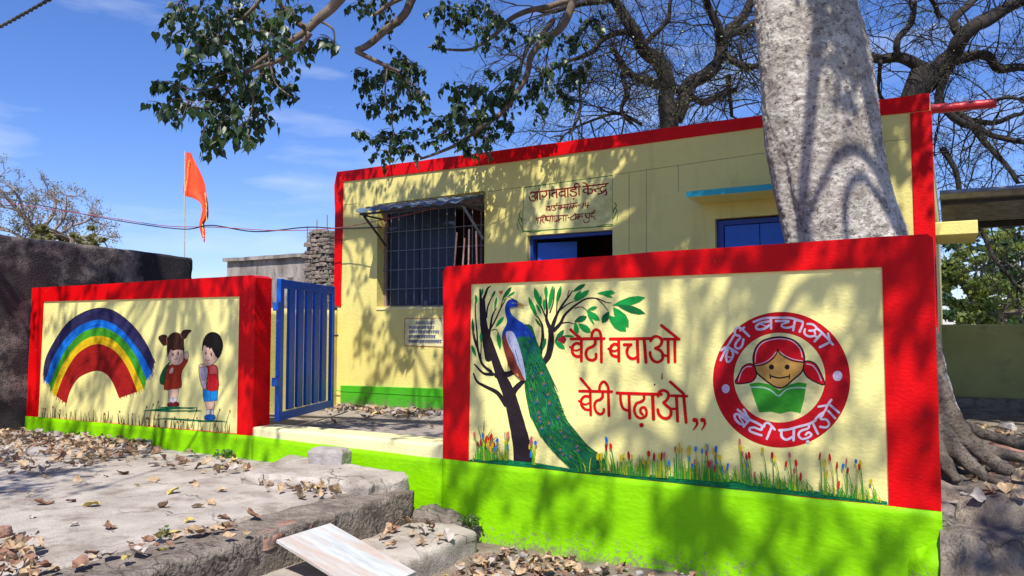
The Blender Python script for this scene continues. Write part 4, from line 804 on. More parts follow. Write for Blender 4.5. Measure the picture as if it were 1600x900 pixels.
# painted writing on the front wall
P = Paint(YB); SG, MR, LN = (.03, .22, .03), (.26, .018, .02), (.36, .31, .12)
for pts in ([(537, 320), (560, 318)], [(760, 300), (818, 292)], [(960, 273), (1000, 267), (1195, 239)], [(1372, 222), (1418, 217)], [(983, 271), (983, 395)], [(1010, 264), (1010, 395)], [(588, 290), (589, 320)], [(1060, 258), (1060, 300)]): P.stroke(pts, .9, LN, 1, cap=False); P.build('plaster_groove', bd)
P.poly([(819, 293), (957, 275), (957, 352), (817, 361)], (.80, .73, .30))
P.stroke([(819, 293), (957, 274), (957, 353), (816, 362), (819, 293)], 1.4, SG, 1)
for sx, dx, yy in ((816, -1, 335), (958, 1, 320)):
    P.stroke([(sx, yy + 22), (sx + 4*dx, yy + 14), (sx + 6*dx, yy + 8), (sx + 2*dx, yy + 6), (sx + 1*dx, yy + 12)], 1.3, SG); P.stroke([(sx, yy + 8), (sx + 5*dx, yy + 2), (sx + 3*dx, yy - 3)], 1.4, SG); P.stroke([(sx + 6*dx, yy + 24), (sx + 8*dx, yy + 14)], 1.1, SG)
P.stroke([(817, 360), (830, 363), (845, 361)], 1.0, SG); P.stroke([(930, 355), (945, 351), (957, 351)], 1.2, SG)
P.build('name_panel', bd, 'pale name panel in a thin green outline with green scrolls')
s1, s2, s3 = Z(820, 280, 18), Z(880, 275, 18), Z(830, 310, 14.545)
def t1(z, w, *p): P.stroke(z(*p), w / 18 * 1.2, MR, 4)
t1(s1,36,(205,375),(850,300),(1560,212)); t1(s1,32,(160,405),(200,362),(262,372),(300,420),(262,478),(210,490)); t1(s1,32,(262,482),(305,540),(272,600),(200,612),(150,572),(130,495)); t1(s1,30,(290,512),(350,500)); t1(s1,36,(350,360),(355,580)); t1(s1,36,(425,350),(430,575)); P.disc(s1((410,290))[0], 1.35, MR)
t1(s1,34,(600,350),(622,410),(590,470),(530,500),(490,462)); t1(s1,36,(690,320),(695,540)); t1(s1,36,(885,365),(785,400),(770,460),(800,492)); t1(s1,36,(890,300),(905,520)); t1(s1,32,(1120,335),(1005,360),(962,410),(990,460),(1060,470),(1125,430)); t1(s1,36,(1130,290),(1135,500)); t1(s1,36,(1210,280),(1215,490))
t1(s2,32,(350,330),(350,372),(225,392),(215,425),(340,455),(378,505),(330,560),(250,562),(192,512)); P.disc(s2((290,640))[0], 1.4, MR); t1(s2,36,(445,310),(450,540)); t1(s2,30,(320,320),(330,235),(390,202),(440,240),(452,310))
t1(s2,34,(560,300),(1265,212)); t1(s2,32,(560,195),(622,202),(690,270)); t1(s2,36,(695,280),(702,520)); t1(s2,30,(690,352),(620,362),(572,410),(592,462),(690,482)); t1(s2,30,(705,372),(780,360),(828,410),(800,480),(742,490))
t1(s2,30,(870,380),(1000,350)); t1(s2,40,(870,385),(925,432)); t1(s2,32,(1195,230),(1190,288),(1090,310),(1042,370),(1082,445),(1140,440),(1205,380)); t1(s2,32,(980,510),(1060,492),(1200,400)); t1(s2,34,(1195,400),(1230,490),(1190,532))
def t2(w, *p): P.stroke(s3(*p), w / 14.545 * 1.3, MR, 3)
t2(17,(340,185),(440,172),(605,158)); t2(17,(420,195),(352,222),(345,262),(420,262)); t2(17,(425,180),(415,275)); t2(17,(470,175),(440,275)); t2(17,(545,170),(512,208),(560,232),(530,275),(480,262)); t2(15,(600,100),(575,132),(590,160))
t2(17,(625,165),(840,130),(1045,100)); t2(17,(695,160),(672,245)); t2(15,(690,195),(635,205),(628,240),(680,230),(740,190),(745,225)); t2(16,(775,150),(760,215),(805,212)); t2(16,(845,135),(822,255)); t2(16,(900,125),(868,245)); P.disc(s3((897,85))[0], .8, MR)
t2(16,(975,115),(945,235)); t2(15,(970,160),(915,175),(905,215),(955,200),(1025,160),(1030,195)); t2(16,(1060,158),(1110,150)); t2(18,(1195,100),(1170,212)); t2(18,(1250,92),(1225,165),(1318,158)); t2(18,(1300,88),(1272,215))
t2(16,(110,450),(330,408),(600,395),(835,380)); t2(16,(125,450),(122,490),(162,492)); t2(17,(165,440),(150,562)); t2(17,(228,430),(205,568)); t2(15,(290,430),(262,445),(275,480),(240,500),(300,555)); t2(15,(228,425),(262,382),(310,382),(330,410)); t2(17,(330,412),(322,500))
t2(15,(360,430),(345,465),(375,480),(345,500),(425,500)); t2(16,(440,410),(428,545)); t2(16,(490,400),(478,530)); t2(14,(470,380),(490,402)); t2(15,(525,420),(520,500),(545,525),(600,515),(560,480)); t2(16,(625,400),(628,535)); t2(15,(690,455),(640,470),(655,495)); t2(16,(735,390),(735,510)); t2(16,(795,385),(788,500)); t2(15,(845,440),(870,436))
t2(16,(980,370),(945,400),(900,430),(900,482),(955,488),(985,470)); t2(16,(1020,355),(1010,478)); t2(14,(985,335),(1018,358)); t2(15,(975,372),(1195,350)); t2(16,(1095,360),(1075,475)); t2(15,(1090,400),(1045,415),(1040,450),(1080,435),(1150,395),(1165,430))
t2(16,(1220,352),(1450,325)); t2(15,(1240,355),(1230,400),(1275,395),(1240,440),(1310,445)); t2(16,(1335,340),(1315,465)); t2(15,(1200,490),(1212,545),(1285,550),(1322,500)); t2(15,(1410,335),(1365,385),(1370,430),(1410,400),(1450,482)); t2(15,(1412,320),(1430,268),(1468,288))
P.build('sign_lettering', bd, 'three lines of dark red Hindi lettering above the door')
P.poly([(633, 498), (694, 497), (694, 542), (632, 540)], (.76, .70, .36)); P.stroke([(633, 498), (694, 497), (694, 542), (632, 540), (633, 498)], 1.1, (.45, .07, .02), 1)
npz = Z(620, 480, 6.42)
for y, xa, xb in ((158, 190, 375), (205, 125, 380), (248, 125, 430), (295, 125, 392), (342, 122, 455)):
    P.stroke(npz((xa, y - 12), (xb, y - 13)), .7, (.05, .07, .22), 1); x = xa
    while x < xb - 8:
        w = rnd.uniform(10, 16); P.stroke(npz((x + w * .8, y - 12), (x + w * .75, y + 14)), .8, (.04, .06, .22), 1)
        P.stroke(npz((x + w*.6, y - 6), (x + rnd.uniform(0, 3), y + rnd.uniform(-2, 3)), (x + w*.5, y + 10)), .7, (.05, .09, .28), 2); x += w * 1.25
P.build('notice_lettering', bd, 'small pale notice panel of five blue handwritten lines')

# ================================================================== OTHER WALLS AND STRUCTURES
XLWW = -10.5
lo = thing('low_wall', 'low cream wall seen through the blue gate joining the building corner', 'wall', (-7.7, 7, ZC))
zt_ = atX(512, 484, XBL - .01).z; mb = MB(); rough_block(mb, [(XBL - .16, 5.75), (XBL - .0, 5.75), (XBL - .0, YB - .003), (XBL - .16, YB - .003)], .35, zt_, res=.09, amp=.006, edge=.012, seed=55); mb.build('wall_body', M['ycream'], lo, smooth=True)
tag(lo)
# soot-dark compound wall on the left, running away from the viewer
mb = MB(); za, zc = atX(0, 365, XLWW).z, atX(301, 402, XLWW).z; ya, yc = 2.2, atX(301, 402, XLWW).y
rough_block(mb, [(XLWW, ya), (XLWW, yc), (XLWW - .35, yc), (XLWW - .35, ya)], -.2, za, res=.06, amp=.016, edge=.03, seed=61, nscale=3.0, top=lambda x, y: zc + (za - zc) * (yc - y) / (yc - 5.1) + .02 * nz(x, y, 3, 1))
tag(mb.build('old_plastered_wall', M['darkwall'], smooth=True), 'soot blackened rough plaster wall running back from the left end of the rainbow wall', 'wall')
# ruined cement wall with parapet and brick pier
rw2 = thing('ruined_wall', 'weathered grey cement wall with a projecting coping behind the blue gate', 'wall', (-10, 13.5, 0)); YR = 13.5
a_, b_ = atY(355, 404, YR), atY(535, 392, YR)
mb = MB(); mb.prism([wob([(a_.x, 0, a_.z - .09), (b_.x, 0, b_.z - .09), (b_.x, 0, .2), (a_.x, 0, .2)], step=.3, amp=.015)], YR, YR + .35); mb.build('wall_body', M['ruin'], rw2)
mb = MB(); mb.prism([wob([(a_.x - .06, 0, a_.z), (b_.x, 0, b_.z), (b_.x, 0, b_.z - .088), (a_.x - .06, 0, a_.z - .088)], step=.2, amp=.015)], YR - .10, YR + .42); mb.build('coping', M['ruin'], rw2)
mb = MB(); a_, b_ = atY(430, 434, 12.6), atY(530, 446, 12.6); mb.prism([[(a_.x, 0, a_.z), (b_.x, 0, a_.z - .02), (b_.x, 0, .2), (a_.x, 0, .2)]], 12.6, 12.9); mb.build('lower_wall', M['ruin'], rw2)
pr = thing('brick_pier', 'broken stacked brick pier with rusty rods on top beside the red building corner', 'pier', tuple(atY(497, 470, 12.2)))
YQ = 12.2
rows = 22; mb = MB(); zt_, zb_ = atY(496, 359, YQ).z, atY(496, 500, YQ).z
for k in range(rows):
    f = k / rows; z = zt_ - (zt_ - zb_) * f; h = (zt_ - zb_) / rows
    yl = 359 + (500 - 359) * f; xl = np.interp(yl, [359, 372, 395, 420, 460, 500], [482, 480, 476, 476, 478, 478]); xr_ = np.interp(yl, [359, 375, 390, 440, 500], [508, 511, 515, 517, 520])
    a_, b_ = atY(xl + rnd.uniform(-1.5, 1), yl, YQ).x, atY(xr_ + rnd.uniform(-1, 1.5), yl, YQ).x; x = a_
    while x < b_ - .03:
        w = min(rnd.uniform(.10, .2), b_ - x); rough_block(mb, [(x, YQ + rnd.uniform(-.07, .03)), (x + w - .012, YQ + rnd.uniform(-.03, .02)), (x + w - .012, YQ + .4), (x, YQ + .4)], z - h * rnd.uniform(.85, 1.0), z, res=.04, amp=.03, edge=.02, seed=k * 3 + x); x += w
mb.build('stacked_bricks', M['rubble'], pr, smooth=True)
for x, yt, yb in ((480, 353, 380), (495, 343, 365), (511, 336, 380)): m_ = MB(); m_.tube([atY(x, yb, YQ + .1), atY(x + .3, yt, YQ + .1)], .012, 6); m_.build('rusty_rod', M['rust'], pr)
# right-hand background wall, shed roof
ow = MB(); a_, b_ = atY(1474, 507, 12.4), atY(1700, 509, 12.4); ow.box((a_.x - .6, 12.4, .4), (b_.x + 2, 12.62, a_.z)); tag(ow.build('compound_wall', M['olive'], bevel=.02), 'plain olive green compound wall in deep shade at the far right', 'wall')
mb = MB(); rough_block(mb, [(-.3, 12.0), (5, 12.0), (5, 12.39), (-.3, 12.39)], .4, .82, res=.1, amp=.03, edge=.03, seed=71); tag(mb.build('stone_plinth', M['rubble'], smooth=True), 'low rough stone ledge at the foot of the olive green wall', 'ledge')
sr = thing('shed_roof', 'rusty corrugated tin lean-to roof beside the yellow building', 'roof', (2, 10, 3))
xs0 = XBR + .02; zf_, zb_ = atY(1540, 297, 9.0).z, atY(1540, 345, 11.6).z
mb = MB(); nx, ny = 6, 110; vs = []
for j in range(ny + 1):
    for i in range(nx + 1):
        v = j / ny; vs.append((xs0 + .03 + 5.5 * i / nx, 9.0 + 2.6 * v, zf_ + (zb_ - zf_) * v + .04 * math.sin(v * 2 * math.pi * 13) - .06 * (i / nx)))
n0 = len(vs); vs += [(a, b, c - .006) for a, b, c in vs]; fs = []
for j in range(ny):
    for i in range(nx): q = (j*(nx+1)+i, j*(nx+1)+i+1, (j+1)*(nx+1)+i+1, (j+1)*(nx+1)+i); fs += [q, tuple(k + n0 for k in q[::-1])]
mb.add(vs, fs); mb.build('corrugated_sheet', M['tin'], sr, smooth=True)
mb = MB(); mb.box((xs0 + .04, 9.25, zf_ - .085), (xs0 + 5.5, 9.29, zf_ - .05)); mb.box((xs0 + .04, 11.3, zb_ - .12), (xs0 + 5.5, 11.38, zb_ - .04)); mb.build('roof_batten', M['iron'], sr)
for x in (xs0 + 4.6,): mb = MB(); mb.tube([(x, 9.1, .5), (x, 9.1, zf_ - .12)], .05, 8); mb.build('roof_post', M['twigbark'], sr)
# flag
fp = atY(288, 400, 9.5); ft = atY(289, 236, 9.5)
fl = thing('flag', 'saffron pennant flag with gold trim drooping from a thin pole above the dark wall', 'flag', (fp.x, fp.y, fp.z))
mb = MB(); mb.tube([(fp.x, fp.y, .4), fp, ft], .013, 8); mb.build('flag_pole', M['bamboo'], fl)
Ls = [(291, 238), (290, 255), (288, 275), (286.5, 303), (300, 309), (312, 316), (316, 328), (313, 342), (311, 352), (314, 365), (318.5, 378)]
Rs = [(297, 238), (304, 252), (312, 268), (319, 285), (321, 296), (323, 308), (325, 322), (325, 340), (319, 349), (320, 362), (319.5, 379)]
mb = MB(); vs = []; nU = 8; LL, RR_ = catmull(Ls, 4), catmull(Rs, 4)
for j, (a_, b_) in enumerate(zip(LL, RR_)):
    for i in range(nU + 1):
        u = i / nU; q = np.array(a_) * (1-u) + np.array(b_) * u; vs.append(atY(q[0], q[1], 9.5 + .05 * math.sin(u * 7 + j * .25) * min(1, .2 + u) ))
n1 = len(LL); n0 = len(vs); vs += [v + Vector((0, .006, 0)) for v in vs]; fs = []
for j in range(n1 - 1):
    for i in range(nU): q = (j*(nU+1)+i, j*(nU+1)+i+1, (j+1)*(nU+1)+i+1, (j+1)*(nU+1)+i); fs += [q, tuple(k + n0 for k in q[::-1])]
mb.add(vs, fs); cloth = mb.build('flag_cloth', M['saffron'], fl, smooth=True)
for q0, q1, n_ in (((296, 248), (289.5, 300), 16), ((321, 300), (323.5, 345), 8), ((317, 350), (318, 374), 6)):
    mb = MB(); tq = []
    for k in range(n_ * 2):
        f = k / (2 * n_ - 1); x, y = q0[0] + (q1[0]-q0[0]) * f, q0[1] + (q1[1]-q0[1]) * f; tq.append(atY(x + rnd.uniform(-.8, .8), y, 9.43))
    mb.tube(tq, [rnd.uniform(.003, .012) for _ in tq], 5); mb.build('gold_trim', M['gold'], cloth)
# wires
def wire(pts, r, mat, name, label, Ys, n=6):
    mb = MB(); q = catmull([(*p, Y) for p, Y in zip(pts, Ys)], 6); mb.tube([atY(a, b, c) for a, b, c in q], r, n); return tag(mb.build(name, mat, smooth=True), label, 'wire')
wire([(-40, 300), (60, 320), (180, 344), (285, 358), (330, 352), (400, 362), (480, 355), (530, 357), (597, 355)], .009, M['wire'], 'overhead_wire', 'dark sagging wire crossing the sky from the dry tree to the barred window', [7.6]*5+[7.9, 8.1, 8.2, 8.26])
wire([(-40, 308), (60, 324), (170, 340), (260, 353), (340, 355), (430, 360), (520, 357), (600, 343), (660, 330), (693, 322)], .006, M['redwire'], 'red_wire', 'thin red wire twisted loosely round the dark wire in front of the barred window', [7.5]*5+[7.8, 8.0, 7.9, 8.0, 8.1])
mb = MB(); q = [atD(x, y, 6.0) for x, y in ((-30, 55), (0, 42), (30, 26), (60, 9), (100, -14), (200, -80), (420, -230))]
q = [Vector(v) for v in catmull([tuple(v) for v in q], 14)]
for ph in (0, math.pi):
    mb.tube([v + Vector((0, math.sin(i * 1.0 + ph), math.cos(i * 1.0 + ph))) * .008 for i, v in enumerate(q)], .009, 6)
tag(mb.build('twisted_cable', M['wire'], smooth=True), 'thick twisted dark cable across the top left corner of the sky', 'cable')

# board leaning on the step
bA, bB = atX(516, 817, -3.86), atX(432, 843, -3.86); bA.z = bB.z = (bA.z + bB.z) / 2
q = atZ(650, 893, .185); dirn = Vector((q.x - bA.x, q.y - bA.y, .185 - bA.z)); 
bC, bD = bA + dirn, bB + dirn; nn = (bB - bA).cross(bC - bA).normalized(); nn = nn if nn.z > 0 else -nn
mb = MB(); mb.add([bA, bC, bD, bB, bA - nn*.022, bC - nn*.022, bD - nn*.022, bB - nn*.022], [(0,1,2,3),(4,7,6,5),(0,4,5,1),(1,5,6,2),(2,6,7,3),(3,7,4,0)])
bo = mb.build('wooden_board', M['board'], bevel=.003);  tag(bo, 'pale whitewashed board with a brown stain leaning on the path edging', 'board')

# ================================================================== TREES
nr = np.random.RandomState(11)
_T = np.array([(-.012,0,0),(.012,0,0),(0,.02,-.45), (0,.02,-.45),(-.27,.10,-.38),(-.43,.12,-.64),(-.33,.08,-.92),(-.10,.02,-1.18),(0,-.06,-1.55),(.10,.02,-1.18),(.33,.08,-.92),(.43,.12,-.64),(.27,.10,-.38),(0,0,-.72),(0,0,-1.02)])
_F = [(0,1,2),(3,4,5,13),(13,5,6,14),(14,6,7,8),(14,8,9,10),(13,14,10,11),(3,13,11,12)]
_T2 = np.array([(0,0,0),(-.3,.06,-.4),(0,0,-1),(.3,.06,-.4)]); _F2 = [(0,1,2,3)]
def leaf_mesh(name, pos, size, mat, parent, tmpl=0, tilt=.6):
    T, F = ((_T, _F), (_T2, _F2))[tmpl]; pos = np.array(pos, float); n = len(pos)
    if n == 0: return
    yaw = nr.uniform(0, 2*np.pi, n); t1_ = nr.normal(0, tilt, n); t2_ = nr.normal(0, tilt, n); sc = size * nr.uniform(.6, 1.15, n)
    cy, sy, c1, s1_, c2, s2_ = np.cos(yaw), np.sin(yaw), np.cos(t1_), np.sin(t1_), np.cos(t2_), np.sin(t2_)
    V = T[None] * sc[:, None, None]; x, y, z = V[..., 0], V[..., 1], V[..., 2]
    y, z = y*c1[:,None]-z*s1_[:,None], y*s1_[:,None]+z*c1[:,None]
    x, z = x*c2[:,None]+z*s2_[:,None], -x*s2_[:,None]+z*c2[:,None]
    x, y = x*cy[:,None]-y*sy[:,None], x*sy[:,None]+y*cy[:,None]
    V = np.stack([x, y, z], -1) + pos[:, None, :]
    k = len(T); loops = np.concatenate([np.array(f) for f in F]); tot = np.array([len(f) for f in F])
    L = (loops[None] + (np.arange(n) * k)[:, None]).ravel(); TT = np.tile(tot, n); ST = np.concatenate([[0], np.cumsum(TT)[:-1]])
    me = bpy.data.meshes.new(name); me.vertices.add(n * k); me.vertices.foreach_set('co', V.ravel())
    me.loops.add(len(L)); me.loops.foreach_set('vertex_index', L.astype(np.int32)); me.polygons.add(len(TT)); me.polygons.foreach_set('loop_start', ST.astype(np.int32)); me.polygons.foreach_set('loop_total', TT.astype(np.int32))
    me.update(calc_edges=True); me.materials.append(mat); o = bpy.data.objects.new(name, me); COL.objects.link(o)
    o.parent = parent; o.matrix_parent_inverse = Matrix.Translation(-Vector(parent.location)); return o
def rv(): return Vector(nr.normal(0, 1, 3)).normalized()
def limb(mb, pts, r0, r1, n=8, k=5, wig=.0, seed=None):
    q = [Vector(v) for v in catmull([tuple(p) for p in pts], k)]; m = len(q)
    q = [v + noise.noise_vector(v * 1.7) * wig for v in q]
    mb.tube(q, [r0 + (r1 - r0) * (i / (m - 1)) for i in range(m)], n, seed=seed); return q
def twig(mb, p, d, L, r, lev, tips=None, droop=.0, wig=.35, kids=(3, 5), n=4, shrink=.55):
    seg = 5; pts = [Vector(p)]; d = Vector(d).normalized()
    for i in range(seg):
        d = (d + rv() * wig + Vector((0, 0, -droop))).normalized(); pts.append(pts[-1] + d * L / seg)
        if lev > 0 and i > 0:
            for _ in range(nr.randint(*kids) // 2 + (nr.rand() < .35)):
                twig(mb, pts[-1], (d + rv() * 1.0).normalized(), L * shrink * nr.uniform(.6, 1.15), r * .55, lev - 1, tips, droop, wig, kids, max(3, n - 1), shrink)
    mb.tube(pts, [r * (1 - .7 * i / seg) for i in range(seg + 1)], n, cap=False)
    if tips is not None and lev <= 1: tips += pts[1:]
def spray(mb, leaves, c, rad, nt, per=7, r=.006):
    c = Vector(c)
    for _ in range(nt):
        d = rv(); d.z = d.z * .7 + .1; L = rad * nr.uniform(.6, 1.15); pts = [c + rv() * rad * .15]
        for i in range(5):
            d = (d + rv() * .25 + Vector((0, 0, -.22))).normalized(); pts.append(pts[-1] + d * L / 5)
        mb.tube(pts, [r * (1 - .13 * i) for i in range(6)], 4, cap=False)
        for i in range(per):
            f = (i + 1) / per * 5; k = min(4, int(f)); leaves.append(pts[k].lerp(pts[k+1], f - k) + rv() * .015)

# ---- the great pale fig tree between the mural wall and the building
ft_ = thing('fig_tree', 'huge pale grey barked fig tree growing between the peacock wall and the building', 'tree', (-.95, 6.75, ZC))
edges = [(0, 1180, 1336), (50, 1182, 1350), (100, 1186, 1362), (150, 1190, 1368), (200, 1195, 1373), (250, 1201, 1379), (300, 1209, 1389), (340, 1219, 1402), (380, 1228, 1415)]
YT = 6.75; rings = []
for y, xl, xr in edges:
    a_, b_ = atY(xl, y, YT), atY(xr, y, YT); w = (atD(xr, y, 1) - atD(xl, y, 1)).length * ((a_ + b_) / 2 - C0).dot(fw) / 2
    rings.append(((a_.x + b_.x) / 2 - .02, (a_.z + b_.z) / 2, w * .93))
rings.sort(key=lambda t: t[1]); lowx, lowz, lowr = rings[0]
base_r = [(lowx + .02, ZC - .25, .98), (lowx + .02, ZC + .02, .90), (lowx + .02, ZC + .25, .78), (lowx + .02, ZC + .6, .67), (lowx + .01, ZC + 1.1, .60)]
topx, topz, topr = rings[-1]
rings = [t for t in base_r if t[1] < lowz - .1] + rings + [(topx - .10, topz + .6, topr * .98), (topx - .2, topz + 1.2, topr * 1.0)]
zs = [t[1] for t in rings]; NS, NA = 420, 300; vs = []
for i in range(NS + 1):
    z = zs[0] + (zs[-1] - zs[0]) * i / NS; cx = np.interp(z, zs, [t[0] for t in rings]); r = np.interp(z, zs, [t[2] for t in rings]); fl_ = max(0, 1 - (z - ZC) / 1.6)
    for k in range(NA):
        a = 2 * math.pi * k / NA
        lob = .05 * math.sin(a * 3 + 1 + z * .25) + .035 * math.sin(a * 5 + 2.2 - z * .4) + (.16 * fl_ ** 1.5) * (abs(math.sin(a * 3.5 + .6)) - .5)
        # the deep fold that runs up the left of the front
        fa = -math.pi/2 - .60; dd = (a - fa + math.pi) % (2 * math.pi) - math.pi; lob -= .13 * math.exp(-(dd / .10) ** 2) * max(0, min(1, (3.5 - z) / .9))
        p = Vector((math.cos(a), math.sin(a), z * .9)); lob += .045 * noise.noise(p * 1.7) + .02 * noise.noise(p * 5) + .012 * noise.noise(p * 13) + .008 * noise.noise(p * 30)
        if math.sin(a) < .35 and z > 1.4:
            q = Vector((cx + r * math.cos(a), YT + r * math.sin(a), z * 1.5)); q = q * 16 + noise.noise_vector(q * 6) * .8 + noise.noise_vector(q * 17) * .35
            dist_, pts_ = noise.voronoi(q); ed_ = dist_[1] - dist_[0]; msk = min(1, max(0, .5 + 1.6 * noise.noise(p * 2.3)))
            lob += (-.013 * max(0, 1 - ed_ / .14) * msk + .006 * noise.cell(pts_[0] * 3.1) * msk + .006 * noise.noise(q * 1.9)) / r * .8
        vs.append((cx + r * (1 + lob) * math.cos(a), YT + r * (1 + lob) * math.sin(a) * .95, z))
mb = MB(); mb.add(vs, [(i*NA+k, i*NA+(k+1)%NA, (i+1)*NA+(k+1)%NA, (i+1)*NA+k) for i in range(NS) for k in range(NA)]); mb.add([vs[NS*NA+k] for k in range(NA)], [tuple(range(NA))])
mb.build('trunk', M['ficusbark'], ft_, smooth=True)
mb = MB(); bx, by = lowx, YT
def gp(x, y): p = atY(x, y, 6.0); return (p.x, 6.0 + (760 - y) * .006, ZC - .04)
roots = [([atY(1418, 470, 6.75), atY(1440, 560, 6.55), atY(1462, 625, 6.4), atY(1492, 672, 6.3), atY(1535, 705, 6.25), atY(1590, 742, 6.2)], .15, .035),
         ([atY(1430, 560, 6.5), atY(1452, 640, 6.35), atY(1478, 690, 6.2), atY(1512, 722, 6.1), atY(1545, 748, 6.05)], .11, .03),
         ([atY(1440, 600, 6.45), atY(1470, 655, 6.35), atY(1510, 690, 6.35), atY(1560, 712, 6.4), atY(1620, 725, 6.4)], .08, .03),
         ([atY(1435, 640, 6.3), atY(1455, 695, 6.15), atY(1475, 728, 6.0), atY(1492, 752, 5.9)], .09, .025),
         ([atY(1470, 640, 6.6), atY(1500, 668, 6.7), atY(1545, 688, 6.8), atY(1610, 700, 6.9)], .06, .03),
         ([atY(1450, 660, 6.3), atY(1485, 700, 6.2), atY(1525, 735, 6.1), atY(1570, 757, 6.0)], .045, .02),
         ([(bx - .6, 6.5, 1.2), (bx - 1.1, 6.3, .85), (bx - 2, 6.3, .70), (bx - 3, 6.5, .62)], .16, .03)]
for i, (pts, r0, r1) in enumerate(roots):
    mb = MB(); limb(mb, pts, r0, r1, 14, 9, wig=.07, seed=i); mb.build('root', M['rootbark'], ft_, smooth=True)
mbL, LV = MB(), []
TOP = Vector((topx - .2, YT, topz + 1.0))
def vis(pts, D): return [atD(x, y, D) for x, y in pts]
def over(p, h=1.6):   # the way from the trunk top out to a hanging bough
    p = Vector(p); m = TOP.lerp(p, .5); return [TOP, TOP.lerp(m, .5) + Vector((0, 0, h * .8)), m + Vector((0, 0, h)), m.lerp(p, .55) + Vector((0, 0, h * .75))]
for pts, D, r0, r1, con in (
        ([(600, -90), (555, -30), (520, 10), (495, 30), (478, 47), (452, 64), (420, 85), (385, 112), (350, 150)], 6.5, .055, .008, 1),
        ([(400, -60), (432, -8), (447, 20), (462, 32), (482, 44)], 6.5, .02, .03, 0),
        ([(484, 50), (468, 72), (440, 92), (405, 105), (370, 120), (320, 140), (255, 128)], 6.5, .028, .005, 0),
        ([(385, 112), (395, 160), (385, 200), (395, 225)], 6.5, .014, .004, 0), ([(420, 85), (430, 130), (455, 152)], 6.5, .012, .004, 0), ([(495, 30), (520, 45), (522, 75)], 6.5, .014, .005, 0),
        ([(420, -20), (390, 20), (350, 40), (300, 20)], 6.6, .02, .006, 0),
        ([(730, -110), (655, -20), (632, 25), (600, 50), (575, 70), (555, 79)], 9, .055, .036, 1), ([(556, 79), (578, 90), (605, 103), (625, 112)], 9, .034, .02, 0),
        ([(655, -15), (615, 5), (585, 25)], 9, .04, .018, 0), ([(605, 103), (602, 150), (612, 190), (618, 235)], 9, .012, .005, 0), ([(630, 110), (650, 140), (640, 170)], 9, .01, .004, 0),
        ([(600, 218), (575, 218), (560, 222)], 9, .006, .003, 0), ([(660, 246), (640, 235), (620, 232), (600, 225)], 9, .012, .006, 0),
        ([(1010, -140), (930, -25), (870, 8), (825, 18), (795, 32), (775, 52), (755, 66), (735, 78), (705, 80), (668, 74)], 9.6, .045, .012, 1),
        ([(960, -120), (905, -30), (880, 38), (850, 62), (828, 90), (822, 120), (806, 148), (782, 178), (745, 205), (712, 226), (680, 240), (655, 248)], 9.2, .055, .014, 1),
        ([(740, 20), (700, 12), (690, 5)], 9.6, .012, .006, 0), ([(780, 178), (765, 215), (770, 240)], 9.2, .01, .004, 0), ([(755, 215), (770, 225), (790, 232)], 9.2, .006, .003, 0)):
    q = vis(pts, D)
    if con: q = over(q[0]) + q; limb(mbL, q[:5], .20, r0, 10, 6, wig=.12, seed=1); limb(mbL, q[4:], r0, r1, 10, 5, wig=.03)
    else: limb(mbL, q, r0, r1, 7, 5, wig=.02)
for x, y, r, n, D in ((285,10,45,9,6.4),(330,15,55,14,6.6),(385,10,55,15,6.6),(430,30,45,12,6.5),(345,60,55,18,6.5),(400,70,55,18,6.6),(300,55,35,7,6.4),(365,105,50,16,6.5),(310,110,40,10,6.5),(425,110,40,9,6.6),(270,138,34,8,6.4),(245,128,14,2,6.4),
                      (330,150,45,12,6.5),(385,150,45,12,6.6),(300,170,35,9,6.4),(260,165,22,6,6.4),(350,185,38,10,6.5),(400,180,34,8,6.5),(335,210,22,5,6.5),(375,205,22,6,6.5),(445,145,24,5,6.5),(435,65,40,7,6.5),(480,75,26,5,6.6),(500,60,20,3,6.6),(465,15,30,5,6.6),(392,215,18,3,6.5)):
    spray(mbL, LV, atD(x, y - 3, D + nr.uniform(-.4, .4)), r / 1190 * D * 1.45, max(2, int(n * .85)), 8, .005)
for x, y, r, n in ((900,60,26,9),(930,30,26,9),(905,110,24,8),(800,105,18,5),(760,110,16,4),(860,60,22,6),(690,185,18,6),(720,240,20,7),(760,225,20,6),(800,205,16,4),(625,90,24,11),(610,110,26,13),(645,105,24,10),(632,130,26,12),(580,125,20,9),(565,110,13,4),(600,150,22,9),(660,150,20,7),(645,165,18,6),(575,165,12,5),(690,140,12,3),(615,195,16,5),(595,222,24,9),(625,222,24,9),(640,240,18,6),(605,248,20,6),(568,222,14,4),(655,215,10,3),
                   (580,20,20,7),(600,-5,30,7),(560,5,16,4),(605,35,18,6),(700,10,30,9),(735,15,34,11),(770,25,30,10),(720,30,22,7),(760,45,20,7),(790,60,16,4),(685,55,12,4),(690,70,10,2),(805,45,16,4),
                   (740,140,30,13),(770,150,34,14),(720,165,26,11),(800,140,24,9),(750,180,30,12),(715,195,22,9),(700,215,20,8),(735,215,22,8),(780,190,18,6),(835,130,22,8),(850,105,22,7),(870,130,26,8),(845,160,20,6),(890,150,20,5),(680,235,16,5),(880,90,20,5)):
    spray(mbL, LV, atD(x, y - (2 if y < 195 else 16), 9.1 + nr.uniform(-.5, .6)), r / 1190 * 9.1 * 1.45, max(2, int(n * .95)), 8, .005)
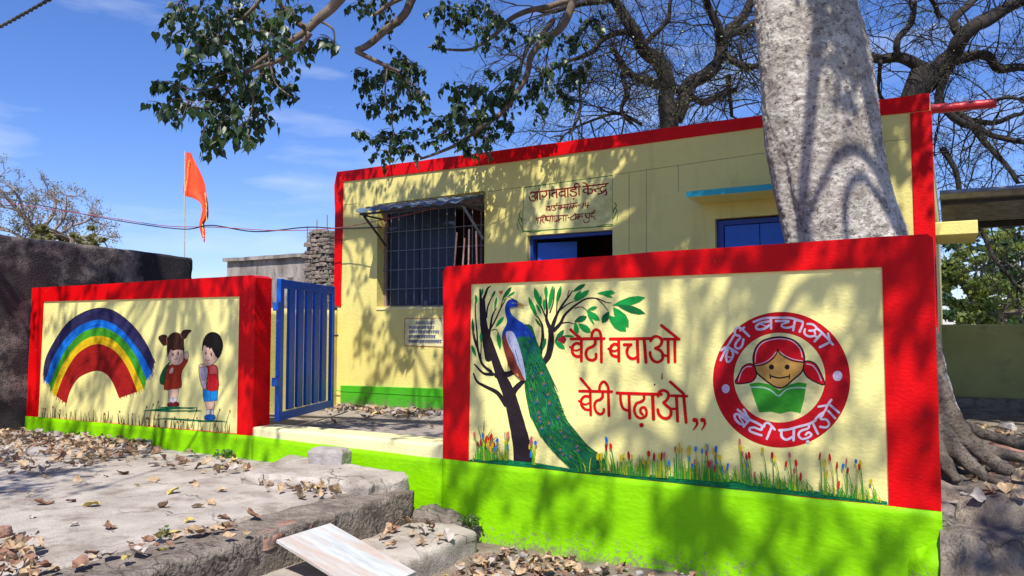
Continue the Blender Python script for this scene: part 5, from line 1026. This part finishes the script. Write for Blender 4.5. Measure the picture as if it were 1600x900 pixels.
# ---- the crown overhead: boughs and leaf sprays that stand between the sun and the yard
hub = [TOP + Vector(v) for v in ((0, 0, .4), (1.2, -2.0, 1.5), (-1.5, -2.2, 1.8), (-3.5, -2.8, 2.2), (2.5, -3.8, 1.6), (-.6, -4.4, 2.3), (-5.5, -2.0, 2.5), (-4.6, -5.0, 2.4), (-7.6, -3.6, 2.6), (2.9, -.8, 1.5), (-3.2, -.4, 2.3), (-6.5, 0, 2.7), (-9.4, -2.4, 2.6), (1.5, -6, 2.0), (.5, 1.0, 1.8), (-1.8, .8, 2.2))]
links = [(0,1),(0,2),(2,3),(1,4),(2,5),(3,6),(5,7),(6,8),(0,9),(0,10),(10,11),(8,12),(4,13),(0,14),(10,15)]
hub = [hub[0]] + [h_ + Vector((0, 0, .9)) for h_ in hub[1:]]
for a_, b_ in links:
    A_, B_ = hub[a_], hub[b_]; m_ = A_.lerp(B_, .5) + Vector((nr.uniform(-.3, .3), nr.uniform(-.3, .3), .35)); limb(mbL, [A_, m_, B_], .30 if a_ == 0 else .16, .12 if a_ == 0 else .05, 10, 7, wig=.10, seed=a_)
LV2 = []
def shade(T, H, rad, n, per=7):
    T = Vector(T); c = T + SUN * ((H - T.z) / SUN.z); spray(mbL, LV2, c, rad, n, per, .008)
    h = min(hub, key=lambda q: (q - c).length); m_ = h.lerp(c, .5) + Vector((nr.uniform(-.25, .25), nr.uniform(-.25, .25), .2)); limb(mbL, [h, m_, c], .032, .008, 5, 4, wig=.10)
SH = []
for i in range(84):    # over the building front
    x = nr.uniform(540, 1440); y = nr.uniform(150, 620); SH.append((atY(x, y, YB), nr.uniform(6.6, 8.2), nr.uniform(.3, .7), nr.randint(6, 14)))
for i in range(20):    # its right half is nearly all in shade
    x = nr.uniform(980, 1440); y = nr.uniform(130, 370); SH.append((atY(x, y, YB), nr.uniform(7, 8.4), nr.uniform(.4, .7), 15))
for i in range(15):    # courtyard floor
    SH.append((Vector((nr.uniform(-7.4, -3), nr.uniform(5.9, 8.1), ZC)), nr.uniform(6.6, 7.8), nr.uniform(.4, .7), 12))
for i in range(30):    # rainbow wall
    x = nr.uniform(40, 420); y = nr.uniform(430, 700); SH.append((atY(x, y, YW), nr.uniform(7.5, 10), nr.uniform(.45, .8), nr.randint(4, 8)))
for x, y, r, n in ((1060,830,.36,13),(1080,780,.30,8),(1110,860,.26,6),(1400,370,.22,7),(1330,380,.25,7),(1200,385,.25,7),(1060,400,.3,8),(900,415,.3,8),(760,430,.3,9),(700,480,.25,6),(1290,450,.35,4),(1120,560,.35,4),(1040,480,.3,4),(1370,640,.35,5),(1310,560,.3,4),(1200,400,.3,7),(960,400,.3,7),
                   (1400,520,.25,5),(740,600,.3,5),(790,520,.3,4),(860,770,.3,5),(760,760,.3,7),(700,740,.25,6),(1200,850,.2,3),(1380,850,.22,6),(1300,880,.2,4),(980,640,.3,3),(1440,400,.25,7),(700,620,.25,6),(830,440,.3,6)):
    SH.append((atY(x, y, YW), nr.uniform(7.2, 9.5), r * (1 if y > 720 else 1.25), n if y > 740 or y < 425 else max(2, int(n * .7))))
for x, y, r, n in ((60,740,.5,16),(20,760,.5,16),(110,735,.35,9),(0,720,.5,13),(150,760,.25,4),(240,700,.3,5),(60,690,.4,10),(20,660,.5,14),(100,660,.4,10),(-60,760,.6,16),(330,690,.25,4)):
    SH.append((atZ(x, y, ZS), nr.uniform(6, 7.6), r, n))
for x, y in ((1540,650),(1520,600),(1500,640),(1585,640),(1600,690),(1590,740),(1585,800),(1600,850),(1640,780),(1560,610),(1620,900),(1580,880),(1640,650),(1570,700)):
    SH.append((atZ(x, y, ZC), nr.uniform(6.4, 7.6), .55, 22))
for i in range(26): SH.append((Vector((nr.uniform(.9, 4), nr.uniform(5.8, 12.3), nr.uniform(.7, 1.8))), nr.uniform(7, 8.2), .7, 20))
for T, H, r, n in SH: shade(T, H, r, n)
def bough(pts, t, r0, r1):
    q = [Vector(p) + SUN * t for p in pts]; h = min(hub, key=lambda z: (z - q[0]).length); limb(mbL, [h, h.lerp(q[0], .5) + Vector((0, 0, .2))] + q, r0 * 1.3, r1, 8, 6, wig=.08)
bough([atY(1390, 40, 6.0), atY(1330, 95, 6.0), atY(1280, 190, 6.0), atY(1240, 330, 6.0)], 5.2, .05, .02)
bough([atY(1270, 180, 6.0), atY(1285, 290, 6.0), atY(1300, 400, 6.0)], 4.6, .045, .03)
bough([atY(1370, 120, 6.0), atY(1345, 200, 6.0), atY(1375, 330, 6.0)], 5.0, .035, .02)
bough([atY(1010, 420, YW), atY(1025, 560, YW), atY(1090, 700, YW), atY(1060, 860, YW)], 6.5, .06, .03)
for x, y in ((960, 560), (1000, 700), (1100, 480), (1240, 700), (1340, 520), (1380, 700), (900, 470), (1150, 420), (1430, 480), (1430, 680), (720, 680), (1250, 820), (960, 800), (860, 800)): shade(atY(x, y, YW), nr.uniform(8, 10), .45, 4, 5)
bough([atY(1440, 380, YW), atY(1250, 450, YW), atY(1150, 620, YW)], 7.0, .05, .02)
mbL.build('branches', M['twigbark'], ft_, smooth=True)
leaf_mesh('foliage', LV, .080, M['leaf'], ft_, 0, .38)
leaf_mesh('foliage', LV2, .10, M['leaf'], ft_, 0, .8)
print('fig leaves', len(LV), len(LV2))

# ---- bare twisted trees behind the building
def bare(name, label, D, limbs, mat, tw=(1.5, 3), r_tw=.02, seed=0, every=2, leaves=None, leafsize=.05, per=.3, droop=.03, loc=None, ysq=1.0, wig=.38, shrink=.55, lw_=1.3):
    t = thing(name, label, 'tree', loc or tuple(atD(*limbs[0][0][0], D)), None); mb = MB(); tips = []
    for j, (pts, w0, w1) in enumerate(limbs):
        k = D / 1190; dz = nr.uniform(-1.2, 1.2) if j else 0
        q = [atD(x, y, D + dz * (i / len(pts)) + nr.uniform(-.1, .1) * (i > 0)) for i, (x, y) in enumerate(pts)]
        cq = limb(mb, q, w0 * k / 2 * lw_, w1 * k / 2 * lw_, 8, 5, wig=.10, seed=j)
        for i in range(2, len(cq), every):
            d = (cq[i] - cq[i-1]).normalized()
            for _ in range(1 + (nr.rand() < .3)): 
                twig(mb, cq[i], (d * .5 + rv() + Vector((0, 0, .1))).normalized(), tw[0] * nr.uniform(.5, 1.1), r_tw, tw[1] - 1, tips, droop, wig, (1, 4), 4, shrink)
    mb.build('trunk_and_branches', mat, t, smooth=True)
    if leaves: leaf_mesh('foliage', [tuple(p + rv() * .08) for p in tips if nr.rand() < per for _ in range(2)], leafsize, leaves, t, 1, .9)
    print(name, len(mb.f), len(tips))
    return t
bare('bare_tree', 'dark twisted nearly leafless tree standing behind the middle of the red parapet', 14.0, [
    ([(1046, 480), (1046, 320), (1044, 190), (1046, 130)], 26, 20), ([(1046, 135), (1035, 105), (1018, 85), (1000, 70), (985, 45), (970, 20), (950, -20)], 20, 12),
    ([(1055, 190), (1066, 160), (1085, 132), (1105, 110), (1128, 88), (1135, 60), (1142, 45), (1165, 25), (1175, -15)], 20, 10), ([(1132, 70), (1122, 40), (1110, 15), (1100, -20)], 13, 7),
    ([(1045, 130), (1022, 132), (1000, 125), (985, 108), (965, 90), (952, 78)], 13, 6), ([(1135, 88), (1155, 106), (1175, 105), (1195, 92)], 9, 6), ([(1140, 52), (1170, 38), (1195, 30)], 10, 6),
    ([(1010, 66), (1035, 40), (1048, 20), (1052, -15)], 7, 4), ([(975, 110), (980, 150), (975, 175), (988, 190)], 6, 4), ([(1060, 140), (1085, 155), (1105, 160), (1130, 145), (1150, 138)], 10, 5), ([(985, 50), (950, 60), (915, 85), (880, 95), (850, 110)], 8, 3),
    ([(955, 0), (900, 10), (860, 20), (830, 10)], 9, 4), ([(1000, 190), (960, 170), (920, 190), (880, 215)], 5, 2), ([(920, 100), (905, 140), (900, 180), (890, 210)], 5, 2), ([(1138, 120), (1138, 150), (1142, 182)], 7, 4), ([(860, 30), (835, 60), (815, 95), (800, 140)], 7, 3)],
    M['bark'], tw=(1.5, 4), r_tw=.017, every=2, leaves=M['leaf2'], leafsize=.045, per=.03)
bare('bare_tree', 'dark gnarled leafless tree with heavy limbs behind the right end of the building', 13.0, [
    ([(1420, 520), (1420, 350), (1418, 240), (1425, 150), (1440, 110)], 34, 24), ([(1425, 150), (1452, 125), (1480, 90), (1500, 60), (1530, 38), (1570, 20), (1620, 0)], 24, 12),
    ([(1440, 110), (1405, 92), (1375, 88), (1345, 80), (1310, 85)], 15, 9), ([(1470, 105), (1500, 92), (1540, 88), (1560, 108), (1600, 106), (1640, 112)], 14, 8), ([(1405, 90), (1410, 60), (1425, 35), (1430, 0)], 9, 5),
    ([(1500, 60), (1490, 35), (1520, 5), (1560, -20)], 12, 7), ([(1480, 95), (1470, 160), (1490, 185), (1530, 200), (1555, 215), (1600, 222)], 11, 6), ([(1460, 165), (1500, 175), (1530, 210), (1560, 250), (1590, 290)], 10, 5),
    ([(1500, 185), (1560, 190), (1610, 170)], 8, 4), ([(1520, 160), (1560, 155), (1610, 160)], 6, 3), ([(1380, 90), (1370, 130), (1385, 165)], 5, 3), ([(1475, 230), (1500, 300), (1530, 360), (1560, 420), (1600, 460)], 7, 3), ([(1510, 330), (1560, 345), (1610, 350)], 5, 3), ([(1470, 30), (1455, 0), (1440, -20)], 6, 4)],
    M['bark'], tw=(1.35, 4), r_tw=.015, every=2, leaves=M['leaf2'], leafsize=.045, per=.015)
bare('dry_tree', 'pale dry tree with fine upright twigs behind the left dark wall', 19.0, [
    ([(60, 520), (60, 400), (55, 360)], 14, 10), ([(55, 360), (30, 330), (5, 300), (-20, 270)], 8, 4), ([(60, 370), (80, 335), (88, 310), (84, 295)], 7, 3), ([(60, 380), (40, 345), (35, 315), (25, 295)], 6, 3), ([(65, 385), (105, 360), (130, 348), (142, 342)], 6, 2), ([(60, 395), (100, 380), (140, 370), (160, 372)], 5, 2), ([(50, 380), (10, 360), (-20, 350)], 5, 3), ([(75, 370), (100, 340), (105, 310)], 5, 2)],
    M['drytwig'], tw=(.72, 4), r_tw=.022, lw_=1, every=2, leaves=M['leaf3'], leafsize=.06, per=.05, droop=-.05)
def bushy(label, px, py, D, wpx, hpx, n, mat, size, name='leafy_tree', loc=None):
    c = atD(px, py, D); rx, rz = wpx / 1190 * D, hpx / 1190 * D; t = thing(name, label, 'tree', (c.x, c.y, 0)); mb = MB(); L = []
    g0 = Vector((c.x, c.y, 0)); limb(mb, [g0, g0.lerp(c, .5) + Vector((.2, 0, 0)), c], .16, .07, 8, 5, wig=.05)
    for i in range(n):
        p = c + Vector((nr.normal(0, .45) * rx, nr.normal(0, .45) * rx * .7, nr.normal(0, .45) * rz)); rr = nr.uniform(.22, .5) * min(rx, rz) * .5
        if i % 3 == 0: limb(mb, [c - Vector((0, 0, rz * .4)), c.lerp(p, .5), p], .045, .01, 5, 3, wig=.06)
        for _ in range(90): v = rv() * rr * nr.rand() ** .4; L.append(p + Vector((v.x, v.y, v.z * .6)))
    mb.build('trunk_and_branches', M['twigbark'], t, smooth=True); leaf_mesh('foliage', L, size, mat, t, 1, 1.2); return t
bushy('yellow green bushy tree behind the left part of the olive wall', 1520, 450, 16.5, 70, 75, 46, M['leaf2'], .14)
bushy('dark leafy tree at the right edge behind the olive wall', 1600, 400, 19, 90, 95, 44, M['leaf'], .16)
bushy('low dense green shrub just above the olive wall', 1560, 485, 14.5, 90, 30, 34, M['leaf2'], .10, 'shrub')
bushy('olive leaved bush rising behind the shed roof', 1640, 440, 22, 120, 110, 44, M['leaf2'], .2)
bushy('dry olive bush showing just above the left dark wall', 110, 372, 17, 75, 16, 26, M['leaf3'], .10, 'bush')
bushy('distant dark tree mass far behind the yellow building', 1500, 480, 40, 260, 60, 60, M['leaf'], .35)

# ================================================================== FALLEN LEAVES, LITTER, RUBBLE
def dry_mesh(i, mat):
    r_ = random.Random(100 + i); L, Wd, curl, fold = .105, r_.uniform(.055, .08), r_.uniform(-3, 9), r_.uniform(.1, .7); mb = MB(); vs = []; n = 9
    for j in range(n + 1):
        t = j / n; w = Wd * .5 * math.sin(math.pi * min(1, t * .97 + .03) ** .8) ** .8 * (1.12 if t < .5 else .85); y = (t - .5) * L
        for s_ in (-1, -.5, 0, .5, 1):
            x = w * s_; z = fold * abs(x) + curl * (y * y) * 1.0 + .006 * math.sin(t * 9 + s_ * 3 + i) + .10 * x * math.sin(t * 4 + i)
            vs.append((x, y, z + .003))
    fs = [(j*5+k, j*5+k+1, (j+1)*5+k+1, (j+1)*5+k) for j in range(n) for k in range(4)]
    n0 = len(vs); vs += [(x, y, z - .0012) for x, y, z in vs]; fs += [tuple(q + n0 for q in f[::-1]) for f in fs]
    mb.add(vs, fs); mb.tube([(0, -L/2, .004), (0, -L/2 - .03, .01), (.006, -L/2 - .05, .008)], .0014, 4)
    me = bpy.data.meshes.new('fallen_leaf'); me.from_pydata(mb.v, [], mb.f); me.materials.append(mat)
    for p in me.polygons: p.use_smooth = True
    return me
DM = [dry_mesh(i, M[('dry1', 'dry1', 'dry2', 'dry4', 'dry1', 'dry3', 'dry2', 'dry1')[i % 8]]) for i in range(16)]
def fallen(p, label, group, mi=None, s=None, tilt=.25):
    me = DM[mi if mi is not None else nr.randint(0, 16)]; o = bpy.data.objects.new('fallen_leaf', me); COL.objects.link(o); o.location = p
    s = s or nr.uniform(.4, 1.2); o.scale = (s, s, s); o.rotation_euler = (nr.normal(0, tilt), nr.normal(0, tilt), nr.uniform(0, 6.28)); tag(o, label, 'leaf', group); return o
def onpath(x, y, dz=.008): p = atZ(x, y, ZS); return (p.x, p.y, (z_path(p.x, p.y) if p.x < -4.4 else ZS) + dz)
for x, y, mi, s, lab in ((170, 827, 2, 1.25, 'curled dark brown fallen leaf, darkest on the open pale concrete'), (310, 835, 0, 1.5, 'large tan fallen leaf lying flat on the mortar edging of the path'), (270, 772, 5, 1.1, 'yellow green fallen leaf in the middle of the concrete path'),
                         (190, 741, 6, 1.1, 'upturned brown fallen leaf between the shaded and sunny concrete'), (68, 789, 2, 1.3, 'broad brown fallen leaf in the dark shadow patch on the path'), (141, 793, 5, 1.15, 'yellow fallen leaf at the lower edge of the dark shadow patch')):
    fallen(onpath(x, y, .012), lab, None, mi, s)
GP = 'fallen leaves scattered on the concrete path'; LP = 'dry brown fallen leaf lying loose on the sunlit concrete path'
for x, y in ((115,823),(302,755),(305,760),(255,795),(310,795),(165,745),(72,746),(240,751),(400,755),(420,748),(345,770),(215,760),(110,785),(190,700),(330,790),(245,748),(365,725),(470,780),(500,772),(520,778),(295,818),(230,845),(350,812),(50,810)): fallen(onpath(x, y), LP, GP)
G2_, L2_ = 'fallen leaves on the path edging', 'dry fallen leaf on the crumbling mortar edging of the path'
for i in range(34):
    x = nr.uniform(60, 400); y = np.interp(x, [40, 400], [885, 812]) + nr.uniform(-2, 26); p = atZ(x, y, ZS); fallen((p.x, p.y, ZS + .022), L2_, G2_)
G3_, L3_ = 'fallen leaves heaped beside the entrance step', 'dry fallen leaf in the small heap in front of the entrance step'
for i in range(44):
    x, y = nr.uniform(400, 530), 0; y = np.interp(x, [400, 530], [755, 768]) + nr.uniform(-9, 10); p = atZ(x, y, ZS + .02); fallen((p.x, p.y, ZS + nr.uniform(.015, .055)), L3_, G3_, tilt=.6)
G4_, L4_ = 'fallen leaves drifted along the rainbow wall', 'dry fallen leaf in the drift along the green base of the rainbow wall'
for i in range(62):
    x = nr.uniform(150, 400); y = np.interp(x, [100, 400], [690, 727]) + nr.uniform(-6, 20) * (1 if x > 230 else 1.2); p = atZ(x, y, ZS + .02)
    if p.y < 5.46: fallen((p.x, p.y, ZS + nr.uniform(.01, .05)), L4_, G4_, tilt=.5)
G5_, L5_ = 'fallen leaves on the lower step', 'dry fallen leaf lying on the low concrete step beside the board'
for i in range(52):
    x, y = nr.uniform(590, 700), nr.uniform(795, 855); p = atZ(x, y, .17)
    if -3.93 < p.x < -3.32 and p.y < 5.1: fallen((p.x, p.y, .16 + nr.uniform(.01, .05)), L5_, G5_, tilt=.55)
G6_, L6_ = 'fallen leaves in the courtyard', 'dry fallen leaf on the shaded courtyard floor behind the open gate'
for i in range(34):
    x, y = nr.uniform(-7.4, -4.1), nr.uniform(6.0, 8.2)
    if nr.rand() < .5: y = nr.uniform(7.4, 8.15)
    fallen((x, y, z_court(x, y) + nr.uniform(.01, .04)), L6_, G6_, tilt=.5)
G7_, L7_ = 'fallen leaves around the fig roots', 'dry fallen leaf on the ground around the pale fig tree roots'
for i in range(40):
    x, y = nr.uniform(.1, 1.9), nr.uniform(5.4, 7.0); fallen((x, y, z_right(x, y) + nr.uniform(.01, .04)), L7_, G7_, tilt=.5)
G8_, L8_ = 'fallen leaves at the foot of the green wall base', 'dry fallen leaf on the low dirt at the foot of the green wall base'
for i in range(75):
    x, y = nr.uniform(690, 960), nr.uniform(835, 900); p = atZ(x, y, 0)
    if p.y < 5.40 and p.x > -3.25: fallen((p.x, p.y, z_low(p.x, p.y) + nr.uniform(.01, .04)), L8_, G8_, tilt=.5)
def litter(name, pts, mats=(0, 1, 2, 3, 6), s=.9, label=None):
    mb = MB()
    for p in pts:
        me = DM[mats[nr.randint(len(mats))]]; Mx = Matrix.Translation(Vector(p)) @ Matrix.Rotation(nr.uniform(0, 6.3), 4, 'Z') @ Matrix.Rotation(nr.normal(0, .55), 4, 'X') @ Matrix.Rotation(nr.normal(0, .5), 4, 'Y') @ Matrix.Scale(nr.uniform(.3, 1.15) * s, 4)
        b = len(mb.v); mb.v += [tuple(Mx @ v.co) for v in me.vertices[:50]]; k = nr.randint(4); mb.f += [tuple(i + b for i in f) for f in [(j*5+q, j*5+q+1, (j+1)*5+q+1, (j+1)*5+q) for j in range(9) for q in range(4)]]; mb.m += [k] * 36
    return tag(mb.build(name, [M['dry1'], M['dry2'], M['dry4'], M['dry1']], smooth=True, recalc=False), label, 'leaf litter', None, 'stuff')
pts = []
for i in range(900):
    x = nr.uniform(-20, 240); y = np.interp(x, [0, 240], [675, 690]) + abs(nr.normal(0, 1)) * np.interp(x, [0, 130, 240], [26, 20, 8]); p = atZ(x, y, ZS + .02)
    if p.y < 5.44 and p.x > -10.35: pts.append((p.x, p.y, ZS + nr.uniform(.01, .09)))
litter('leaf_litter', pts, label='thick brown leaf litter in the corner where the rainbow wall meets the dark wall')
litter('leaf_litter', [(x, y, ZS + .02 + nr.uniform(0, .05)) for x, y in zip(nr.uniform(-5.1, -4.2, 90), nr.uniform(.8, 2.6, 90))] + [tuple(atZ(nr.uniform(-10, 60), nr.uniform(830, 900), ZS + .05)) for _ in range(60)], label='brown leaves among the stones at the near left corner')
litter('leaf_litter', [(x, y, z_low(x, y) + nr.uniform(.005, .05)) for x, y in zip(nr.uniform(-3.9, -2.4, 260), nr.uniform(3.2, 5.2, 260)) if x > -3.25 or y < 3.35] + [(x, y, z_low(x, y) + .03) for x, y in zip(nr.uniform(-3.2, 0, 200), nr.uniform(4.6, 5.38, 200))] + [(x, y, .10 + nr.uniform(0, .08)) for x, y in zip(nr.uniform(-3.85, -3.3, 90), nr.uniform(2.9, 3.5, 90))], label='brown leaf litter on the dirt below the low step and board')
litter('leaf_litter', [(x, y, z_right(x, y) + nr.uniform(0, .04)) for x, y in zip(nr.uniform(.0, 4, 700), nr.uniform(5.6, 9.5, 700))], label='brown leaf litter spread around the fig roots')
litter('leaf_litter', [(x, y, z_court(x, y) + nr.uniform(0, .04)) for x, y in zip(nr.uniform(-7.5, -5.6, 260), nr.normal(8.0, .25, 260)) if y < 8.22], label='brown leaf litter along the green skirting of the building')
# rocks
for i, (x, y, s, lab) in enumerate(((62, 712, (.12, .09, .06), 'brown lump of stone among the leaves at the far left'), (10, 690, (.12, .10, .07), 'grey brown stone beside the dark wall foot'), (2, 838, (.06, .05, .045), 'reddish stone at the near left edge of the path'), (16, 872, (.06, .05, .045), 'pale stone below the reddish one at the near left edge'))):
    p = atZ(x, y, ZS); rock('stone', (p.x, p.y, ZS + s[2] * .5), s, i * 2.3, M['brickred'] if 'red' in lab else M['stone'], lab, 'stone')
for x, y, s, lab, mt in ((1508, 668, (.10, .09, .085), 'round pale stone resting against the fig roots', 'stone'), (1575, 662, (.2, .14, .12), 'reddish boulder behind the fig roots', 'brickred'), (1530, 650, (.08, .06, .05), 'small grey stone on the root bank', 'stone')):
    p = atY(x, y, 7.4); rock('stone', (p.x, p.y, max(z_right(p.x, p.y) + s[2] * .4, .7)), s, x, M[mt], lab, 'stone')
for i in range(22):
    x, y = nr.uniform(.2, 2.6), nr.uniform(6.6, 10); s = nr.uniform(.04, .1); rock('rubble_stone', (x, y, z_right(x, y) + s * .3), (s, s * .8, s * .6), i, M['stone'], 'small grey rubble stone on the shaded bank behind the fig roots', 'stone', 'rubble stones on the shaded bank')
for i in range(26):
    x, y = nr.uniform(-7.4, -5.5), nr.normal(8.0, .1); y = min(y, 8.15); s = nr.uniform(.025, .06); rock('rubble_stone', (x, y, z_court(x, y) + s * .4), (s, s * .8, s * .6), i + 40, M['stone'], 'small stone among leaves along the building foot', 'stone', 'rubble stones along the building foot')
for i in range(34):
    x, y = nr.uniform(-3.2, -.4), nr.uniform(4.6, 5.38); s = nr.uniform(.012, .035); rock('pebble', (x, y, z_low(x, y) + s * .3), (s, s * .8, s * .6), i + 80, M['stone'], 'small pebble on the dirt in front of the green wall base', 'pebble', 'pebbles in front of the green wall')
p = atZ(640, 790, .2); 
a_ = atY(652, 775, 5.40).x; b_ = atY(738, 800, 5.40).x
mb = MB(); rough_block(mb, [(-3.96, 5.14), (b_ - .1, 5.24), (b_ + .05, 5.50), (-3.96, 5.50)], -.1, .27, res=.03, amp=.03, edge=.05, seed=91, nscale=9, top=lambda x, y: .25 - (x + 3.96) * .26 + nz(x, y, 9, .04))
tag(mb.build('mortar_mound', M['rubble'], smooth=True), 'rough broken mortar mound between the path edging and the foot of the peacock wall', 'mortar mound')
# little green weeds
def weed(x, y, z, n, h, label):
    L = []; mb = MB(); t = thing('weed', label, 'weed', (x, y, z))
    for i in range(n):
        d = rv(); d.z = abs(d.z) + .5; d.normalize(); q = [Vector((x, y, z)), Vector((x, y, z)) + d * h * .5, Vector((x, y, z)) + d * h + Vector((0, 0, -h * .15))]; mb.tube(q, .002, 4); L += [q[1] + rv() * .01, q[2], q[2] + rv() * .015]
    mb.build('stem', M['weed'], t); leaf_mesh('leaf', L, h * .5, M['weed'], t, 1, 1.0)
p = atZ(375, 712, ZS); weed(p.x, 5.40, ZS, 26, .10, 'tuft of green weeds at the foot of the wall left of the entrance step')
p = atZ(262, 838, ZS); weed(-4.42, p.y, ZS, 14, .06, 'tiny green weed growing in the joint of the path edging')
p = atY(735, 800, 5.38); weed(p.x, 5.36, .12, 20, .12, 'green weeds at the corner below the peacock pillar')
